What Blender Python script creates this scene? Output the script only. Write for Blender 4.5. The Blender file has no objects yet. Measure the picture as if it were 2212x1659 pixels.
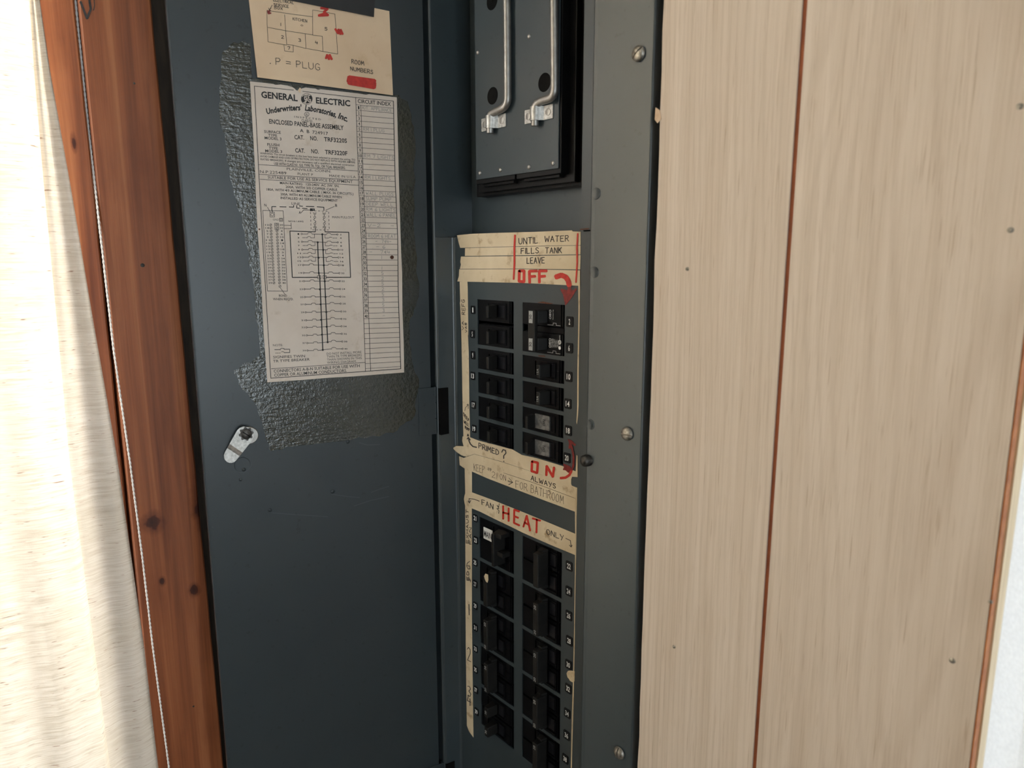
import bpy, math, random
from mathutils import Vector, Matrix, noise
random.seed(7)
SC = bpy.context.scene
COL = SC.collection

# ------------------------------------------------------------------ camera
# world: X along the panel wall to the right, Y into the wall, Z up (metres);
# the origin is a corner of a breaker opening on the lower cover plate.
FPX = 1510.0
CX, CY = 1106.0, 829.5
CAM = Vector((0.5710, -0.4446, 0.0857))
_dn = Vector((10, 8550, FPX)).normalized()
_p = Vector((-1320, -(-1320 * 10 + FPX * FPX) / 8550, FPX)).normalized()
AX = -_p
AZ = -_dn
AY = AZ.cross(AX)
ROT = Matrix((AX, AY, AZ))            # camera (right, down, forward) -> world

cam = bpy.data.objects.new('camera', bpy.data.cameras.new('camera'))
COL.objects.link(cam)
cam.data.sensor_width = 36.0
cam.data.lens = FPX / 2212.0 * 36.0
cam.data.clip_start = 0.01
r3 = ROT @ Matrix(((1, 0, 0), (0, -1, 0), (0, 0, -1)))
cam.matrix_world = Matrix.Translation(CAM) @ r3.to_4x4()
cam.data.dof.use_dof = True
cam.data.dof.focus_distance = 0.72
cam.data.dof.aperture_fstop = 9.0
SC.camera = cam

# ------------------------------------------------------------------ world, lights, exposure
SC.view_settings.view_transform = 'Standard'
SC.view_settings.look = 'None'
SC.view_settings.gamma = 1.0
SC.view_settings.use_curve_mapping = False
SC.view_settings.exposure = 0.0

W = bpy.data.worlds.new('sky')
SC.world = W
W.use_nodes = True
W.node_tree.nodes['Background'].inputs[0].default_value = (0.80, 0.90, 1.0, 1)
W.node_tree.nodes['Background'].inputs[1].default_value = 1.6


def area_light(name, loc, direction, sx, sy, power, color):
    d = bpy.data.lights.new(name, 'AREA')
    d.shape = 'RECTANGLE'
    d.size, d.size_y = sx, sy
    d.energy = power
    d.color = color
    o = bpy.data.objects.new(name, d)
    COL.objects.link(o)
    o.location = loc
    o.rotation_euler = Vector(direction).to_track_quat('-Z', 'Z').to_euler()
    return o


# daylight outside the curtained window, outside the window beside the panelling,
# and outside the window of the far side wall
area_light('daylight_left_window', (-0.50, -1.14, 0.38), (1, 0.0, -0.15), 1.2, 1.3, 185, (1.0, 0.985, 0.985))
area_light('daylight_front_window', (1.02, 0.35, 0.05), (0, -1, -0.05), 1.0, 1.5, 10, (0.92, 0.96, 1.0))
area_light('daylight_right_window', (2.75, -1.05, -0.05), (-1, 0, 0), 1.1, 1.4, 33, (0.88, 0.94, 1.0))


# ------------------------------------------------------------------ geometry helpers
class Plane:
    """a real plane of the place; at() gives the point of it that a picture position shows"""
    def __init__(self, p0, n):
        self.p0 = Vector(p0)
        self.n = Vector(n).normalized()      # towards the room

    def at(self, x, y, lift=0.0):
        r = ROT @ Vector((x - CX, y - CY, FPX))
        p = self.p0 + self.n * lift
        return CAM + r * ((p - CAM).dot(self.n) / r.dot(self.n))


COVER = Plane((0, 0, 0), (0, -1, 0))
ANG = math.radians(76.7)
DH = Vector((-math.cos(ANG), -math.sin(ANG), 0))        # from the hinge out along the open door
DN = Vector((math.sin(ANG), -math.cos(ANG), 0))          # inner face of the door
HINGE = Vector((-0.046, -0.022, 0))
DOOR = Plane(HINGE, DN)
TRIM_Y = -0.022
TRIM = Plane((0, TRIM_Y, 0), (0, -1, 0))


class MB:
    def __init__(self):
        self.v = []
        self.f = []

    def add(self, vs, fs):
        b = len(self.v)
        self.v += [Vector(v) for v in vs]
        self.f += [tuple(i + b for i in f) for f in fs]
        return self

    def box(self, a, b, tf=None):
        (x0, y0, z0), (x1, y1, z1) = a, b
        vs = [Vector(p) for p in ((x0, y0, z0), (x1, y0, z0), (x1, y1, z0), (x0, y1, z0),
                                  (x0, y0, z1), (x1, y0, z1), (x1, y1, z1), (x0, y1, z1))]
        if tf:
            vs = [tf(v) for v in vs]
        return self.add(vs, [(0, 3, 2, 1), (4, 5, 6, 7), (0, 1, 5, 4), (1, 2, 6, 5), (2, 3, 7, 6), (3, 0, 4, 7)])

    def prism(self, front, back):
        n = len(front)
        fs = [tuple(range(n)), tuple(range(2 * n - 1, n - 1, -1))]
        for i in range(n):
            j = (i + 1) % n
            fs.append((i, i + n, j + n, j))
        return self.add(list(front) + list(back), fs)

    def tube(self, pts, r, n=12, cap=True):
        pts = [Vector(p) for p in pts]
        rs = r if isinstance(r, (list, tuple)) else [r] * len(pts)
        rings = []
        ref = None
        for i, p in enumerate(pts):
            t = (pts[min(i + 1, len(pts) - 1)] - pts[max(i - 1, 0)]).normalized()
            if ref is None:
                ref = t.orthogonal().normalized()
            ref = (ref - t * ref.dot(t)).normalized()
            b = t.cross(ref)
            rings.append([p + (ref * math.cos(2 * math.pi * k / n) + b * math.sin(2 * math.pi * k / n)) * rs[i] for k in range(n)])
        vs = [v for q in rings for v in q]
        fs = []
        for i in range(len(rings) - 1):
            for k in range(n):
                fs.append((i * n + k, i * n + (k + 1) % n, (i + 1) * n + (k + 1) % n, (i + 1) * n + k))
        if cap:
            fs.append(tuple(range(n - 1, -1, -1)))
            fs.append(tuple(range(len(vs) - n, len(vs))))
        return self.add(vs, fs)

    def lathe(self, o, axis, prof, n=20, ref=None):
        """prof: (radius, height along axis)"""
        o, axis = Vector(o), Vector(axis).normalized()
        e1 = (Vector(ref) if ref else axis.orthogonal()).normalized()
        e2 = axis.cross(e1)
        vs = []
        for r, h in prof:
            for k in range(n):
                a = 2 * math.pi * k / n
                vs.append(o + axis * h + (e1 * math.cos(a) + e2 * math.sin(a)) * r)
        fs = []
        for i in range(len(prof) - 1):
            for k in range(n):
                fs.append((i * n + k, i * n + (k + 1) % n, (i + 1) * n + (k + 1) % n, (i + 1) * n + k))
        fs.append(tuple(range(len(vs) - n, len(vs))))
        fs.append(tuple(range(n - 1, -1, -1)))
        return self.add(vs, fs)

    def build(self, name, material, parent=None, smooth=False, bevel=0.0, label=None):
        me = bpy.data.meshes.new(name)
        o = bpy.data.objects.new(name, me)
        org = ORG.get(parent.name, Vector()) if parent else Vector()
        me.from_pydata([v - org for v in self.v], [], self.f)
        me.update()
        if smooth:
            me.shade_smooth()
            me.set_sharp_from_angle(angle=math.radians(40))
        me.materials.append(material)
        COL.objects.link(o)
        if parent:
            o.parent = parent
            ORG[o.name] = org
        if bevel:
            m = o.modifiers.new('bevel', 'BEVEL')
            m.width = bevel
            m.segments = 2
            m.limit_method = 'ANGLE'
        if label:
            o['label'] = label
        return o


ORG = {}


def tag(o, label=None, cat=None, group=None, kind=None):
    if label:
        o['label'] = label
    if cat:
        o['category'] = cat
    if group:
        o['group'] = group
    if kind:
        o['kind'] = kind
    return o


def thing(name, loc, label, cat, group=None):
    o = bpy.data.objects.new(name, None)
    o.empty_display_size = 0.02
    COL.objects.link(o)
    o.location = loc
    ORG[o.name] = Vector(loc)
    return tag(o, label, cat, group)


# ------------------------------------------------------------------ materials
def srgb(r, g, b):
    def c(v):
        v /= 255.0
        return v / 12.92 if v <= 0.04045 else ((v + 0.055) / 1.055) ** 2.4
    return (c(r), c(g), c(b), 1)


class NT:
    def __init__(self, name):
        self.m = bpy.data.materials.new(name)
        self.m.use_nodes = True
        self.t = self.m.node_tree
        self.b = self.t.nodes['Principled BSDF']
        self.out = self.t.nodes['Material Output']

    def n(self, kind, **kw):
        nd = self.t.nodes.new('ShaderNode' + kind)
        for k, v in kw.items():
            setattr(nd, k, v)
        return nd

    def l(self, a, b):
        self.t.links.new(a, b)

    def coord(self, scale=(1, 1, 1), rot=(0, 0, 0), loc=(0, 0, 0)):
        tc = self.n('TexCoord')
        mp = self.n('Mapping')
        mp.inputs['Scale'].default_value = scale
        mp.inputs['Rotation'].default_value = rot
        mp.inputs['Location'].default_value = loc
        self.l(tc.outputs['Object'], mp.inputs['Vector'])
        return mp.outputs['Vector']

    def noise(self, vec, scale, detail=4, rough=0.55, dist=0.0):
        nd = self.n('TexNoise')
        nd.inputs['Scale'].default_value = scale
        nd.inputs['Detail'].default_value = detail
        nd.inputs['Roughness'].default_value = rough
        nd.inputs['Distortion'].default_value = dist
        self.l(vec, nd.inputs['Vector'])
        return nd.outputs['Fac']

    def ramp(self, fac, stops):
        nd = self.n('ValToRGB')
        el = nd.color_ramp.elements
        while len(el) < len(stops):
            el.new(0.5)
        for e, (p, c) in zip(el, stops):
            e.position = p
            e.color = c if len(c) == 4 else (*c, 1)
        self.l(fac, nd.inputs['Fac'])
        return nd.outputs['Color']

    def math(self, op, a, b=None, c=None):
        nd = self.n('Math', operation=op)
        for i, v in enumerate((a, b, c)):
            if v is None:
                continue
            if isinstance(v, (int, float)):
                nd.inputs[i].default_value = v
            else:
                self.l(v, nd.inputs[i])
        return nd.outputs[0]

    def mix(self, fac, a, b, mode='MIX'):
        nd = self.n('Mix', data_type='RGBA', blend_type=mode)
        for i, v in ((0, fac), (6, a), (7, b)):
            if isinstance(v, (int, float)):
                nd.inputs[i].default_value = v
            elif isinstance(v, tuple):
                nd.inputs[i].default_value = v
            else:
                self.l(v, nd.inputs[i])
        return nd.outputs[2]

    def bump(self, h, strength, dist=0.001):
        nd = self.n('Bump')
        nd.inputs['Strength'].default_value = strength
        nd.inputs['Distance'].default_value = dist
        self.l(h, nd.inputs['Height'])
        self.l(nd.outputs[0], self.b.inputs['Normal'])
        return nd

    def set(self, color=None, rough=None, metal=None, spec=None):
        for k, v in (('Base Color', color), ('Roughness', rough), ('Metallic', metal), ('Specular IOR Level', spec)):
            if v is None:
                continue
            if isinstance(v, (int, float, tuple)):
                self.b.inputs[k].default_value = v
            else:
                self.l(v, self.b.inputs[k])
        return self.m


def simple(name, c0, c1, scale=60, rough=0.5, metal=0.0, bump=0.0, bscale=None, spec=0.5, bdist=0.0005, stretch=(1, 1, 1)):
    t = NT(name)
    v = t.coord(stretch)
    f = t.noise(v, scale)
    col = t.ramp(f, [(0.3, c0), (0.7, c1)])
    if bump:
        t.bump(t.noise(v, bscale or scale * 4, 3), bump, bdist)
    return t.set(col, rough, metal, spec)


def paint(name, k=1.0, rough=0.36, spec=0.75):
    t = NT(name)
    v = t.coord()
    big = t.noise(v, 9, 4)
    fine = t.noise(v, 420, 2)
    base = t.ramp(big, [(0.3, tuple(k * q for q in (0.030, 0.041, 0.047))), (0.7, tuple(k * q for q in (0.037, 0.050, 0.056)))])
    spk = t.ramp(t.noise(v, 150, 3), [(0.28, (0.75, 0.75, 0.75)), (0.36, (1, 1, 1))])
    t.bump(fine, 0.06, 0.0004)
    return t.set(t.mix(1.0, base, spk, 'MULTIPLY'), rough, 0.0, spec)


M = {}
M['paint'] = paint('grey_enamel_paint')
M['paint_door'] = paint('grey_enamel_door_paint', 0.80, 0.36, 0.5)
M['black_plastic'] = simple('black_phenolic_plastic', (0.002, 0.002, 0.0025), (0.004, 0.004, 0.005), 90, 0.36, 0, 0.08, 700, 0.2)
M['handle_plastic'] = simple('breaker_handle_plastic', (0.006, 0.0056, 0.005), (0.012, 0.0108, 0.0095), 120, 0.55, 0, 0.1, 900, 0.3)
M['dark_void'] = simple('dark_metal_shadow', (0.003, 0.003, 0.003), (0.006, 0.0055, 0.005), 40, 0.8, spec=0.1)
M['fuse_black'] = simple('fuse_block_bakelite', (0.003, 0.003, 0.003), (0.007, 0.006, 0.006), 60, 0.38, 0, 0.05, 400, 0.25)
M['steel'] = simple('galvanised_steel', (0.30, 0.285, 0.265), (0.42, 0.405, 0.38), 160, 0.42, 0.9, 0.1, 800)
M['steel_dark'] = simple('tarnished_steel', (0.035, 0.033, 0.030), (0.12, 0.11, 0.10), 400, 0.45, 0.85, 0.2, 900)
M['zinc'] = simple('zinc_cast_lever', (0.34, 0.33, 0.31), (0.62, 0.61, 0.58), 380, 0.42, 0.75, 0.25, 900)
M['screw'] = simple('weathered_screw_steel', (0.16, 0.15, 0.13), (0.48, 0.45, 0.40), 420, 0.4, 0.85, 0.3, 700)
M['plate_black'] = simple('number_plate_black', (0.005, 0.005, 0.006), (0.009, 0.009, 0.010), 90, 0.35, spec=0.25)
M['white_ink'] = simple('white_printing', (0.72, 0.72, 0.70), (0.82, 0.82, 0.80), 200, 0.6)
M['grey_ink'] = simple('worn_white_printing', (0.25, 0.25, 0.25), (0.45, 0.45, 0.44), 500, 0.6)
M['grey_label'] = simple('grey_rating_plate', (0.33, 0.33, 0.32), (0.42, 0.42, 0.41), 200, 0.5)
M['ramp_grey'] = simple('grey_handle_ramp', (0.05, 0.05, 0.05), (0.19, 0.185, 0.175), 260, 0.33)  # mottled grey, paler than the ramps of the other breakers
M['ramp_dark'] = simple('dark_handle_ramp', (0.005, 0.005, 0.007), (0.010, 0.010, 0.013), 260, 0.30)
M['black_ink'] = simple('black_printing', (0.012, 0.012, 0.012), (0.035, 0.034, 0.033), 600, 0.7)
M['pen'] = simple('ballpoint_ink', (0.022, 0.020, 0.020), (0.07, 0.06, 0.055), 500, 0.7)
M['pencil'] = simple('pencil_writing', (0.20, 0.19, 0.18), (0.34, 0.32, 0.30), 700, 0.7)
M['red'] = simple('red_marker', srgb(176, 34, 24), srgb(205, 52, 36), 260, 0.5, 0, 0.05, 600)
M['dark_red'] = simple('red_marker_over_metal', srgb(96, 14, 12), srgb(140, 32, 28), 300, 0.45)
M['electrical_tape'] = simple('black_vinyl_tape', (0.006, 0.007, 0.009), (0.011, 0.012, 0.014), 60, 0.4, 0, 0.1, 300)
M['rust'] = simple('rust_streak', srgb(70, 38, 26), srgb(110, 66, 44), 400, 0.8)
M['groove'] = simple('stained_groove', srgb(120, 58, 24), srgb(150, 80, 40), 60, 0.7)


def tape_mat():
    t = NT('aged_masking_tape')
    v = t.coord()
    a = t.noise(v, 28, 4)
    b = t.noise(t.coord((1, 1, 14)), 90, 3)
    st = t.ramp(t.noise(v, 70, 5), [(0.22, srgb(176, 146, 106)), (0.42, (1, 1, 1))])
    col = t.ramp(a, [(0.3, srgb(197, 177, 145)), (0.7, srgb(215, 198, 168))])
    col = t.mix(1.0, col, st, 'MULTIPLY')
    t.bump(b, 0.25, 0.0004)
    return t.set(col, 0.62)


M['tape'] = tape_mat()


def paper(name, c0, c1, stain):
    t = NT(name)
    v = t.coord()
    a = t.noise(v, 16, 5)
    col = t.ramp(a, [(0.3, c0), (0.68, c1)])
    s = t.ramp(t.noise(v, 45, 6, 0.7), [(0.24, stain), (0.40, (1, 1, 1))])
    t.bump(t.noise(v, 30, 3), 0.25, 0.0012)
    return t.set(t.mix(1.0, col, s, 'MULTIPLY'), 0.55)


M['sheet_paper'] = paper('aged_label_paper', srgb(210, 195, 181), srgb(226, 213, 201), (0.80, 0.74, 0.66))
M['card'] = paper('index_card_buff', srgb(218, 189, 156), srgb(232, 206, 174), (0.88, 0.82, 0.74))


def glue_mat():
    t = NT('dried_glue_residue')
    v = t.coord()
    m = t.noise(v, 14, 4)
    col = t.ramp(m, [(0.38, srgb(38, 43, 39)), (0.55, srgb(42, 42, 28)), (0.75, srgb(44, 49, 46))])
    along = t.noise(t.coord((60, 60, 330), (0, 0, 0)), 1.0, 4, 0.6, 0.4)
    blob = t.noise(v, 300, 3, 0.6)
    h = t.math('ADD', t.math('MULTIPLY', along, 1.0), t.math('MULTIPLY', blob, 0.75))
    t.bump(h, 0.5, 0.0009)
    return t.set(col, 0.16, 0.0, 0.8)


M['glue'] = glue_mat()


def panel_wood():
    t = NT('pale_printed_panelling')
    fine = t.noise(t.coord((1100, 1100, 16)), 1.0, 4, 0.7)
    mid = t.noise(t.coord((90, 90, 3.0)), 1.0, 4, 0.6, 0.6)
    fig = t.noise(t.coord((9.0, 9.0, 1.3), loc=(1.3, 0, 0.4)), 1.0, 2, 0.45, 0.5)
    sp = t.n('SeparateXYZ')
    t.l(t.n('TexCoord').outputs['Object'], sp.inputs[0])
    gx = t.math('DIVIDE', t.math('SUBTRACT', sp.outputs[0], 0.462), 0.052)
    gz = t.math('DIVIDE', t.math('SUBTRACT', sp.outputs[2], 0.30), 0.50)
    arch = t.math('ADD', t.math('MULTIPLY', gx, gx), t.math('MULTIPLY', gz, -1.0))
    rings = t.math('SINE', t.math('ADD', t.math('MULTIPLY', fig, 60.0), t.math('MULTIPLY', arch, 9.0)))
    rr = t.ramp(t.math('MULTIPLY_ADD', rings, 0.5, 0.5), [(0.0, (0.88, 0.86, 0.84)), (0.35, (1, 1, 1))])
    col = t.ramp(mid, [(0.25, srgb(197, 180, 163)), (0.75, srgb(215, 200, 186))])
    fi = t.ramp(fine, [(0.30, (0.86, 0.83, 0.79)), (0.5, (1, 1, 1)), (0.75, (1.0, 1.0, 1.0))])
    col = t.mix(1.0, col, fi, 'MULTIPLY')
    col = t.mix(0.55, col, rr, 'MULTIPLY')
    pores = t.noise(t.coord((900, 900, 26)), 1.0, 2)
    col = t.mix(0.7, col, t.ramp(pores, [(0.27, (0.70, 0.63, 0.55)), (0.36, (1, 1, 1))]), 'MULTIPLY')
    t.bump(fine, 0.12, 0.0006)
    return t.set(col, 0.48, 0, 0.4)


M['panel_wood'] = panel_wood()


def cedar(name, shift, knots):
    t = NT(name)
    g = t.noise(t.coord((60, 60, 2.2), loc=(shift, shift, 0)), 1.0, 5, 0.6, 0.8)
    fine = t.noise(t.coord((420, 420, 7)), 1.0, 3)
    col = t.ramp(g, [(0.28, srgb(104, 55, 30)), (0.5, srgb(138, 79, 46)), (0.72, srgb(164, 104, 66))])
    col = t.mix(0.6, col, t.ramp(fine, [(0.3, (0.72, 0.66, 0.6)), (0.6, (1, 1, 1))]), 'MULTIPLY')
    blot = t.ramp(t.noise(t.coord((16, 16, 7), loc=(shift, 0, 2)), 1.0, 4), [(0.3, (0.62, 0.52, 0.46)), (0.52, (1, 1, 1))])
    col = t.mix(0.8, col, blot, 'MULTIPLY')
    tc = t.n('TexCoord')
    for (ky, kz, ry, rz) in knots:
        sp = t.n('SeparateXYZ')
        t.l(tc.outputs['Object'], sp.inputs[0])
        dy = t.math('DIVIDE', t.math('SUBTRACT', sp.outputs[1], ky), ry)
        dz = t.math('DIVIDE', t.math('SUBTRACT', sp.outputs[2], kz), rz)
        d = t.math('SQRT', t.math('ADD', t.math('MULTIPLY', dy, dy), t.math('MULTIPLY', dz, dz)))
        d = t.math('ADD', d, t.math('MULTIPLY', t.math('SUBTRACT', t.noise(t.coord(), 90, 3), 0.5), 0.9))
        k = t.ramp(d, [(0.0, (0.16, 0.10, 0.09)), (0.42, (0.24, 0.15, 0.12)), (0.55, (0.62, 0.52, 0.45)), (1.0, (1, 1, 1))])
        col = t.mix(1.0, col, k, 'MULTIPLY')
    t.bump(fine, 0.2, 0.0006)
    return t.set(col, 0.42, 0, 0.4)


M['raw_pine'] = simple('pale_pine_jamb', srgb(205, 178, 138), srgb(222, 198, 160), 20, 0.5, 0, 0.1, 200, stretch=(8, 8, 1))
M['raw_edge'] = simple('sawn_orange_edge', srgb(150, 84, 40), srgb(184, 116, 64), 120, 0.7, 0, 0.6, 300)
M['white_frame'] = simple('white_window_frame', (0.80, 0.82, 0.85), (0.86, 0.87, 0.90), 20, 0.4)
M['stud'] = simple('dark_wall_cavity', (0.02, 0.016, 0.013), (0.05, 0.04, 0.03), 30, 0.9)
M['dark_wood'] = simple('dark_brown_wood', srgb(52, 40, 30), srgb(78, 62, 46), 30, 0.6, stretch=(6, 6, 1))
M['plaster'] = simple('warm_wall_paint', srgb(196, 186, 170), srgb(204, 195, 180), 8, 0.8)
M['ceiling'] = simple('ceiling_paint', srgb(214, 210, 202), srgb(222, 219, 212), 8, 0.9)
M['floor'] = simple('brown_floor_boards', srgb(82, 64, 48), srgb(102, 82, 62), 12, 0.5, stretch=(8, 1, 1))
M['cord'] = simple('white_cotton_cord', (0.62, 0.60, 0.58), (0.80, 0.78, 0.76), 400, 0.9, 0, 0.5, 900)
M['chip'] = simple('bare_wood_chip', srgb(190, 160, 130), srgb(214, 190, 164), 200, 0.8)


def glass_mat():
    t = NT('window_glass')
    tr = t.n('BsdfTransparent')
    tr.inputs[0].default_value = (0.93, 0.95, 0.95, 1)
    gl = t.n('BsdfGlossy')
    gl.inputs['Roughness'].default_value = 0.02
    fac = t.math('ADD', t.math('MULTIPLY', t.noise(t.coord(), 3, 2), 0.02), 0.04)
    mx = t.n('MixShader')
    t.l(fac, mx.inputs[0])
    t.l(tr.outputs[0], mx.inputs[1])
    t.l(gl.outputs[0], mx.inputs[2])
    t.l(mx.outputs[0], t.out.inputs['Surface'])
    return t.m


M['glass'] = glass_mat()


def curtain_mat():
    t = NT('slub_weave_curtain')
    v = t.coord((40, 40, 900))
    sl = t.noise(v, 1.0, 4, 0.65, 0.3)
    big = t.noise(t.coord(), 9, 3)
    col = t.ramp(big, [(0.3, srgb(238, 232, 221)), (0.7, srgb(244, 239, 231))])
    slub = t.ramp(t.noise(t.coord((75, 75, 800), loc=(3, 1, 5)), 1.0, 2), [(0.25, srgb(160, 104, 64)), (0.32, (1, 1, 1))])
    lines = t.ramp(sl, [(0.3, (0.80, 0.77, 0.72)), (0.6, (1, 1, 1))])
    col = t.mix(1.0, col, lines, 'MULTIPLY')
    col = t.mix(0.8, col, slub, 'MULTIPLY')
    weave = t.noise(t.coord((1, 1, 1)), 900, 2)
    h = t.math('ADD', sl, t.math('MULTIPLY', weave, 0.6))
    bp = t.bump(h, 0.35, 0.0008)
    t.set(col, 0.9, 0, 0.1)
    tr = t.n('BsdfTranslucent')
    t.l(col, tr.inputs[0])
    t.l(bp.outputs[0], tr.inputs['Normal'])
    mx = t.n('MixShader')
    mx.inputs[0].default_value = 0.39
    t.l(t.b.outputs[0], mx.inputs[1])
    t.l(tr.outputs[0], mx.inputs[2])
    t.l(mx.outputs[0], t.out.inputs['Surface'])
    return t.m


M['curtain'] = curtain_mat()


def sheer_mat():
    t = NT('white_sheer_curtain')
    w = t.noise(t.coord((500, 500, 500)), 1.0, 2)
    col = t.ramp(w, [(0.3, (0.80, 0.80, 0.81)), (0.7, (0.88, 0.88, 0.89))])
    bp = t.bump(w, 0.2, 0.0005)
    t.set(col, 0.9, 0, 0.1)
    tr = t.n('BsdfTranslucent')
    t.l(col, tr.inputs[0])
    t.l(bp.outputs[0], tr.inputs['Normal'])
    mx = t.n('MixShader')
    mx.inputs[0].default_value = 0.6
    t.l(t.b.outputs[0], mx.inputs[1])
    t.l(tr.outputs[0], mx.inputs[2])
    t.l(mx.outputs[0], t.out.inputs['Surface'])
    return t.m


M['sheer'] = sheer_mat()

# ------------------------------------------------------------------ lettering helpers
_tc = {}


def glyphs(s, bold=0.0):
    """outline type from the built-in font -> (verts in 0..1 by cap heights, faces, natural width in cap heights)"""
    k = (s, bold)
    if k in _tc:
        return _tc[k]
    cu = bpy.data.curves.new('type', 'FONT')
    cu.body = s
    cu.fill_mode = 'FRONT'
    cu.resolution_u = 2
    cu.offset = bold
    ob = bpy.data.objects.new('type', cu)
    me = bpy.data.meshes.new_from_object(ob)
    vs = [(v.co.x, v.co.y) for v in me.vertices]
    fs = [tuple(p.vertices) for p in me.polygons]
    bpy.data.objects.remove(ob)
    bpy.data.curves.remove(cu)
    bpy.data.meshes.remove(me)
    x0 = min(v[0] for v in vs)
    x1 = max(v[0] for v in vs)
    w = max(x1 - x0, 1e-6)
    cap = 0.70
    _tc[k] = ([((x - x0) / w, y / cap) for x, y in vs], fs, w / cap)
    return _tc[k]


def zone(ox, oy, s):
    return lambda x, y: (ox + x * s, oy + y * s)


def up_dir(x, y):
    d = Vector((1116 - x, 9379 - y))
    d.normalize()
    return -d


def type_on(mb, pl, zn, s, path, h, lift=0.0003, bold=0.0):
    """printed line of type on a plane along a base line"""
    vs, fs, _ = glyphs(s, bold)
    pts = [Vector(zn(*p)) for p in path]
    hh = (Vector(zn(0, h)) - Vector(zn(0, 0))).length
    seg = [(pts[i + 1] - pts[i]).length for i in range(len(pts) - 1)]
    tot = sum(seg)
    out = []
    for x, y in vs:
        d = x * tot
        i = 0
        while i < len(seg) - 1 and d > seg[i]:
            d -= seg[i]
            i += 1
        t = (pts[i + 1] - pts[i]).normalized()
        p = pts[i] + t * d
        if len(pts) > 2:
            u = Vector((t.y, -t.x))
        else:
            u = up_dir(p.x, p.y)
        q = p + u * (y * hh)
        out.append(pl.at(q.x, q.y, lift))
    mb.add(out, fs)


def type_local(mb, s, o, ex, ey, h, w=None, bold=0.0, center=True):
    """type at a 3-D point o, ex along the line, ey up, cap height h"""
    vs, fs, nat = glyphs(s, bold)
    w = w or nat * h
    ex, ey, o = Vector(ex), Vector(ey), Vector(o)
    mb.add([o + ex * ((x - (0.5 if center else 0)) * w) + ey * ((y - (0.5 if center else 0)) * h) for x, y in vs], fs)


def stroke(mb, pl, pts, t, lift=0.0004, closed=False, jit=0.0, zn=None):
    """a drawn line (flat ribbon) on a plane, width t in picture units"""
    pts = [Vector(zn(*p)) if zn else Vector(p) for p in pts]
    if jit:
        pts = [p + Vector((random.uniform(-jit, jit), random.uniform(-jit, jit))) for p in pts]
    if closed:
        pts = pts + [pts[0]]
    h = t / 2
    for i in range(len(pts) - 1):
        a, b = pts[i], pts[i + 1]
        d = b - a
        if d.length < 1e-6:
            continue
        d.normalize()
        n = Vector((-d.y, d.x)) * h
        a2, b2 = a - d * h * 0.6, b + d * h * 0.6
        q = [a2 + n * 0.6, a + n - d * 0, b + n, b2 + n * 0.6, b2 - n * 0.6, b - n, a - n, a2 - n * 0.6]
        mb.add([pl.at(p.x, p.y, lift + 0.00002 * (i % 3)) for p in q], [tuple(range(7, -1, -1))])


def disc(mb, pl, zn, x, y, r, lift=0.0004, n=12):
    c = Vector(zn(x, y))
    rr = (Vector(zn(x + r, y)) - c).length
    mb.add([pl.at(c.x + rr * math.cos(2 * math.pi * k / n), c.y + rr * math.sin(2 * math.pi * k / n), lift) for k in range(n)], [tuple(range(n))])


def circle_pts(x, y, r, n=12):
    return [(x + r * math.cos(2 * math.pi * k / n), y + r * math.sin(2 * math.pi * k / n)) for k in range(n + 1)]


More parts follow.
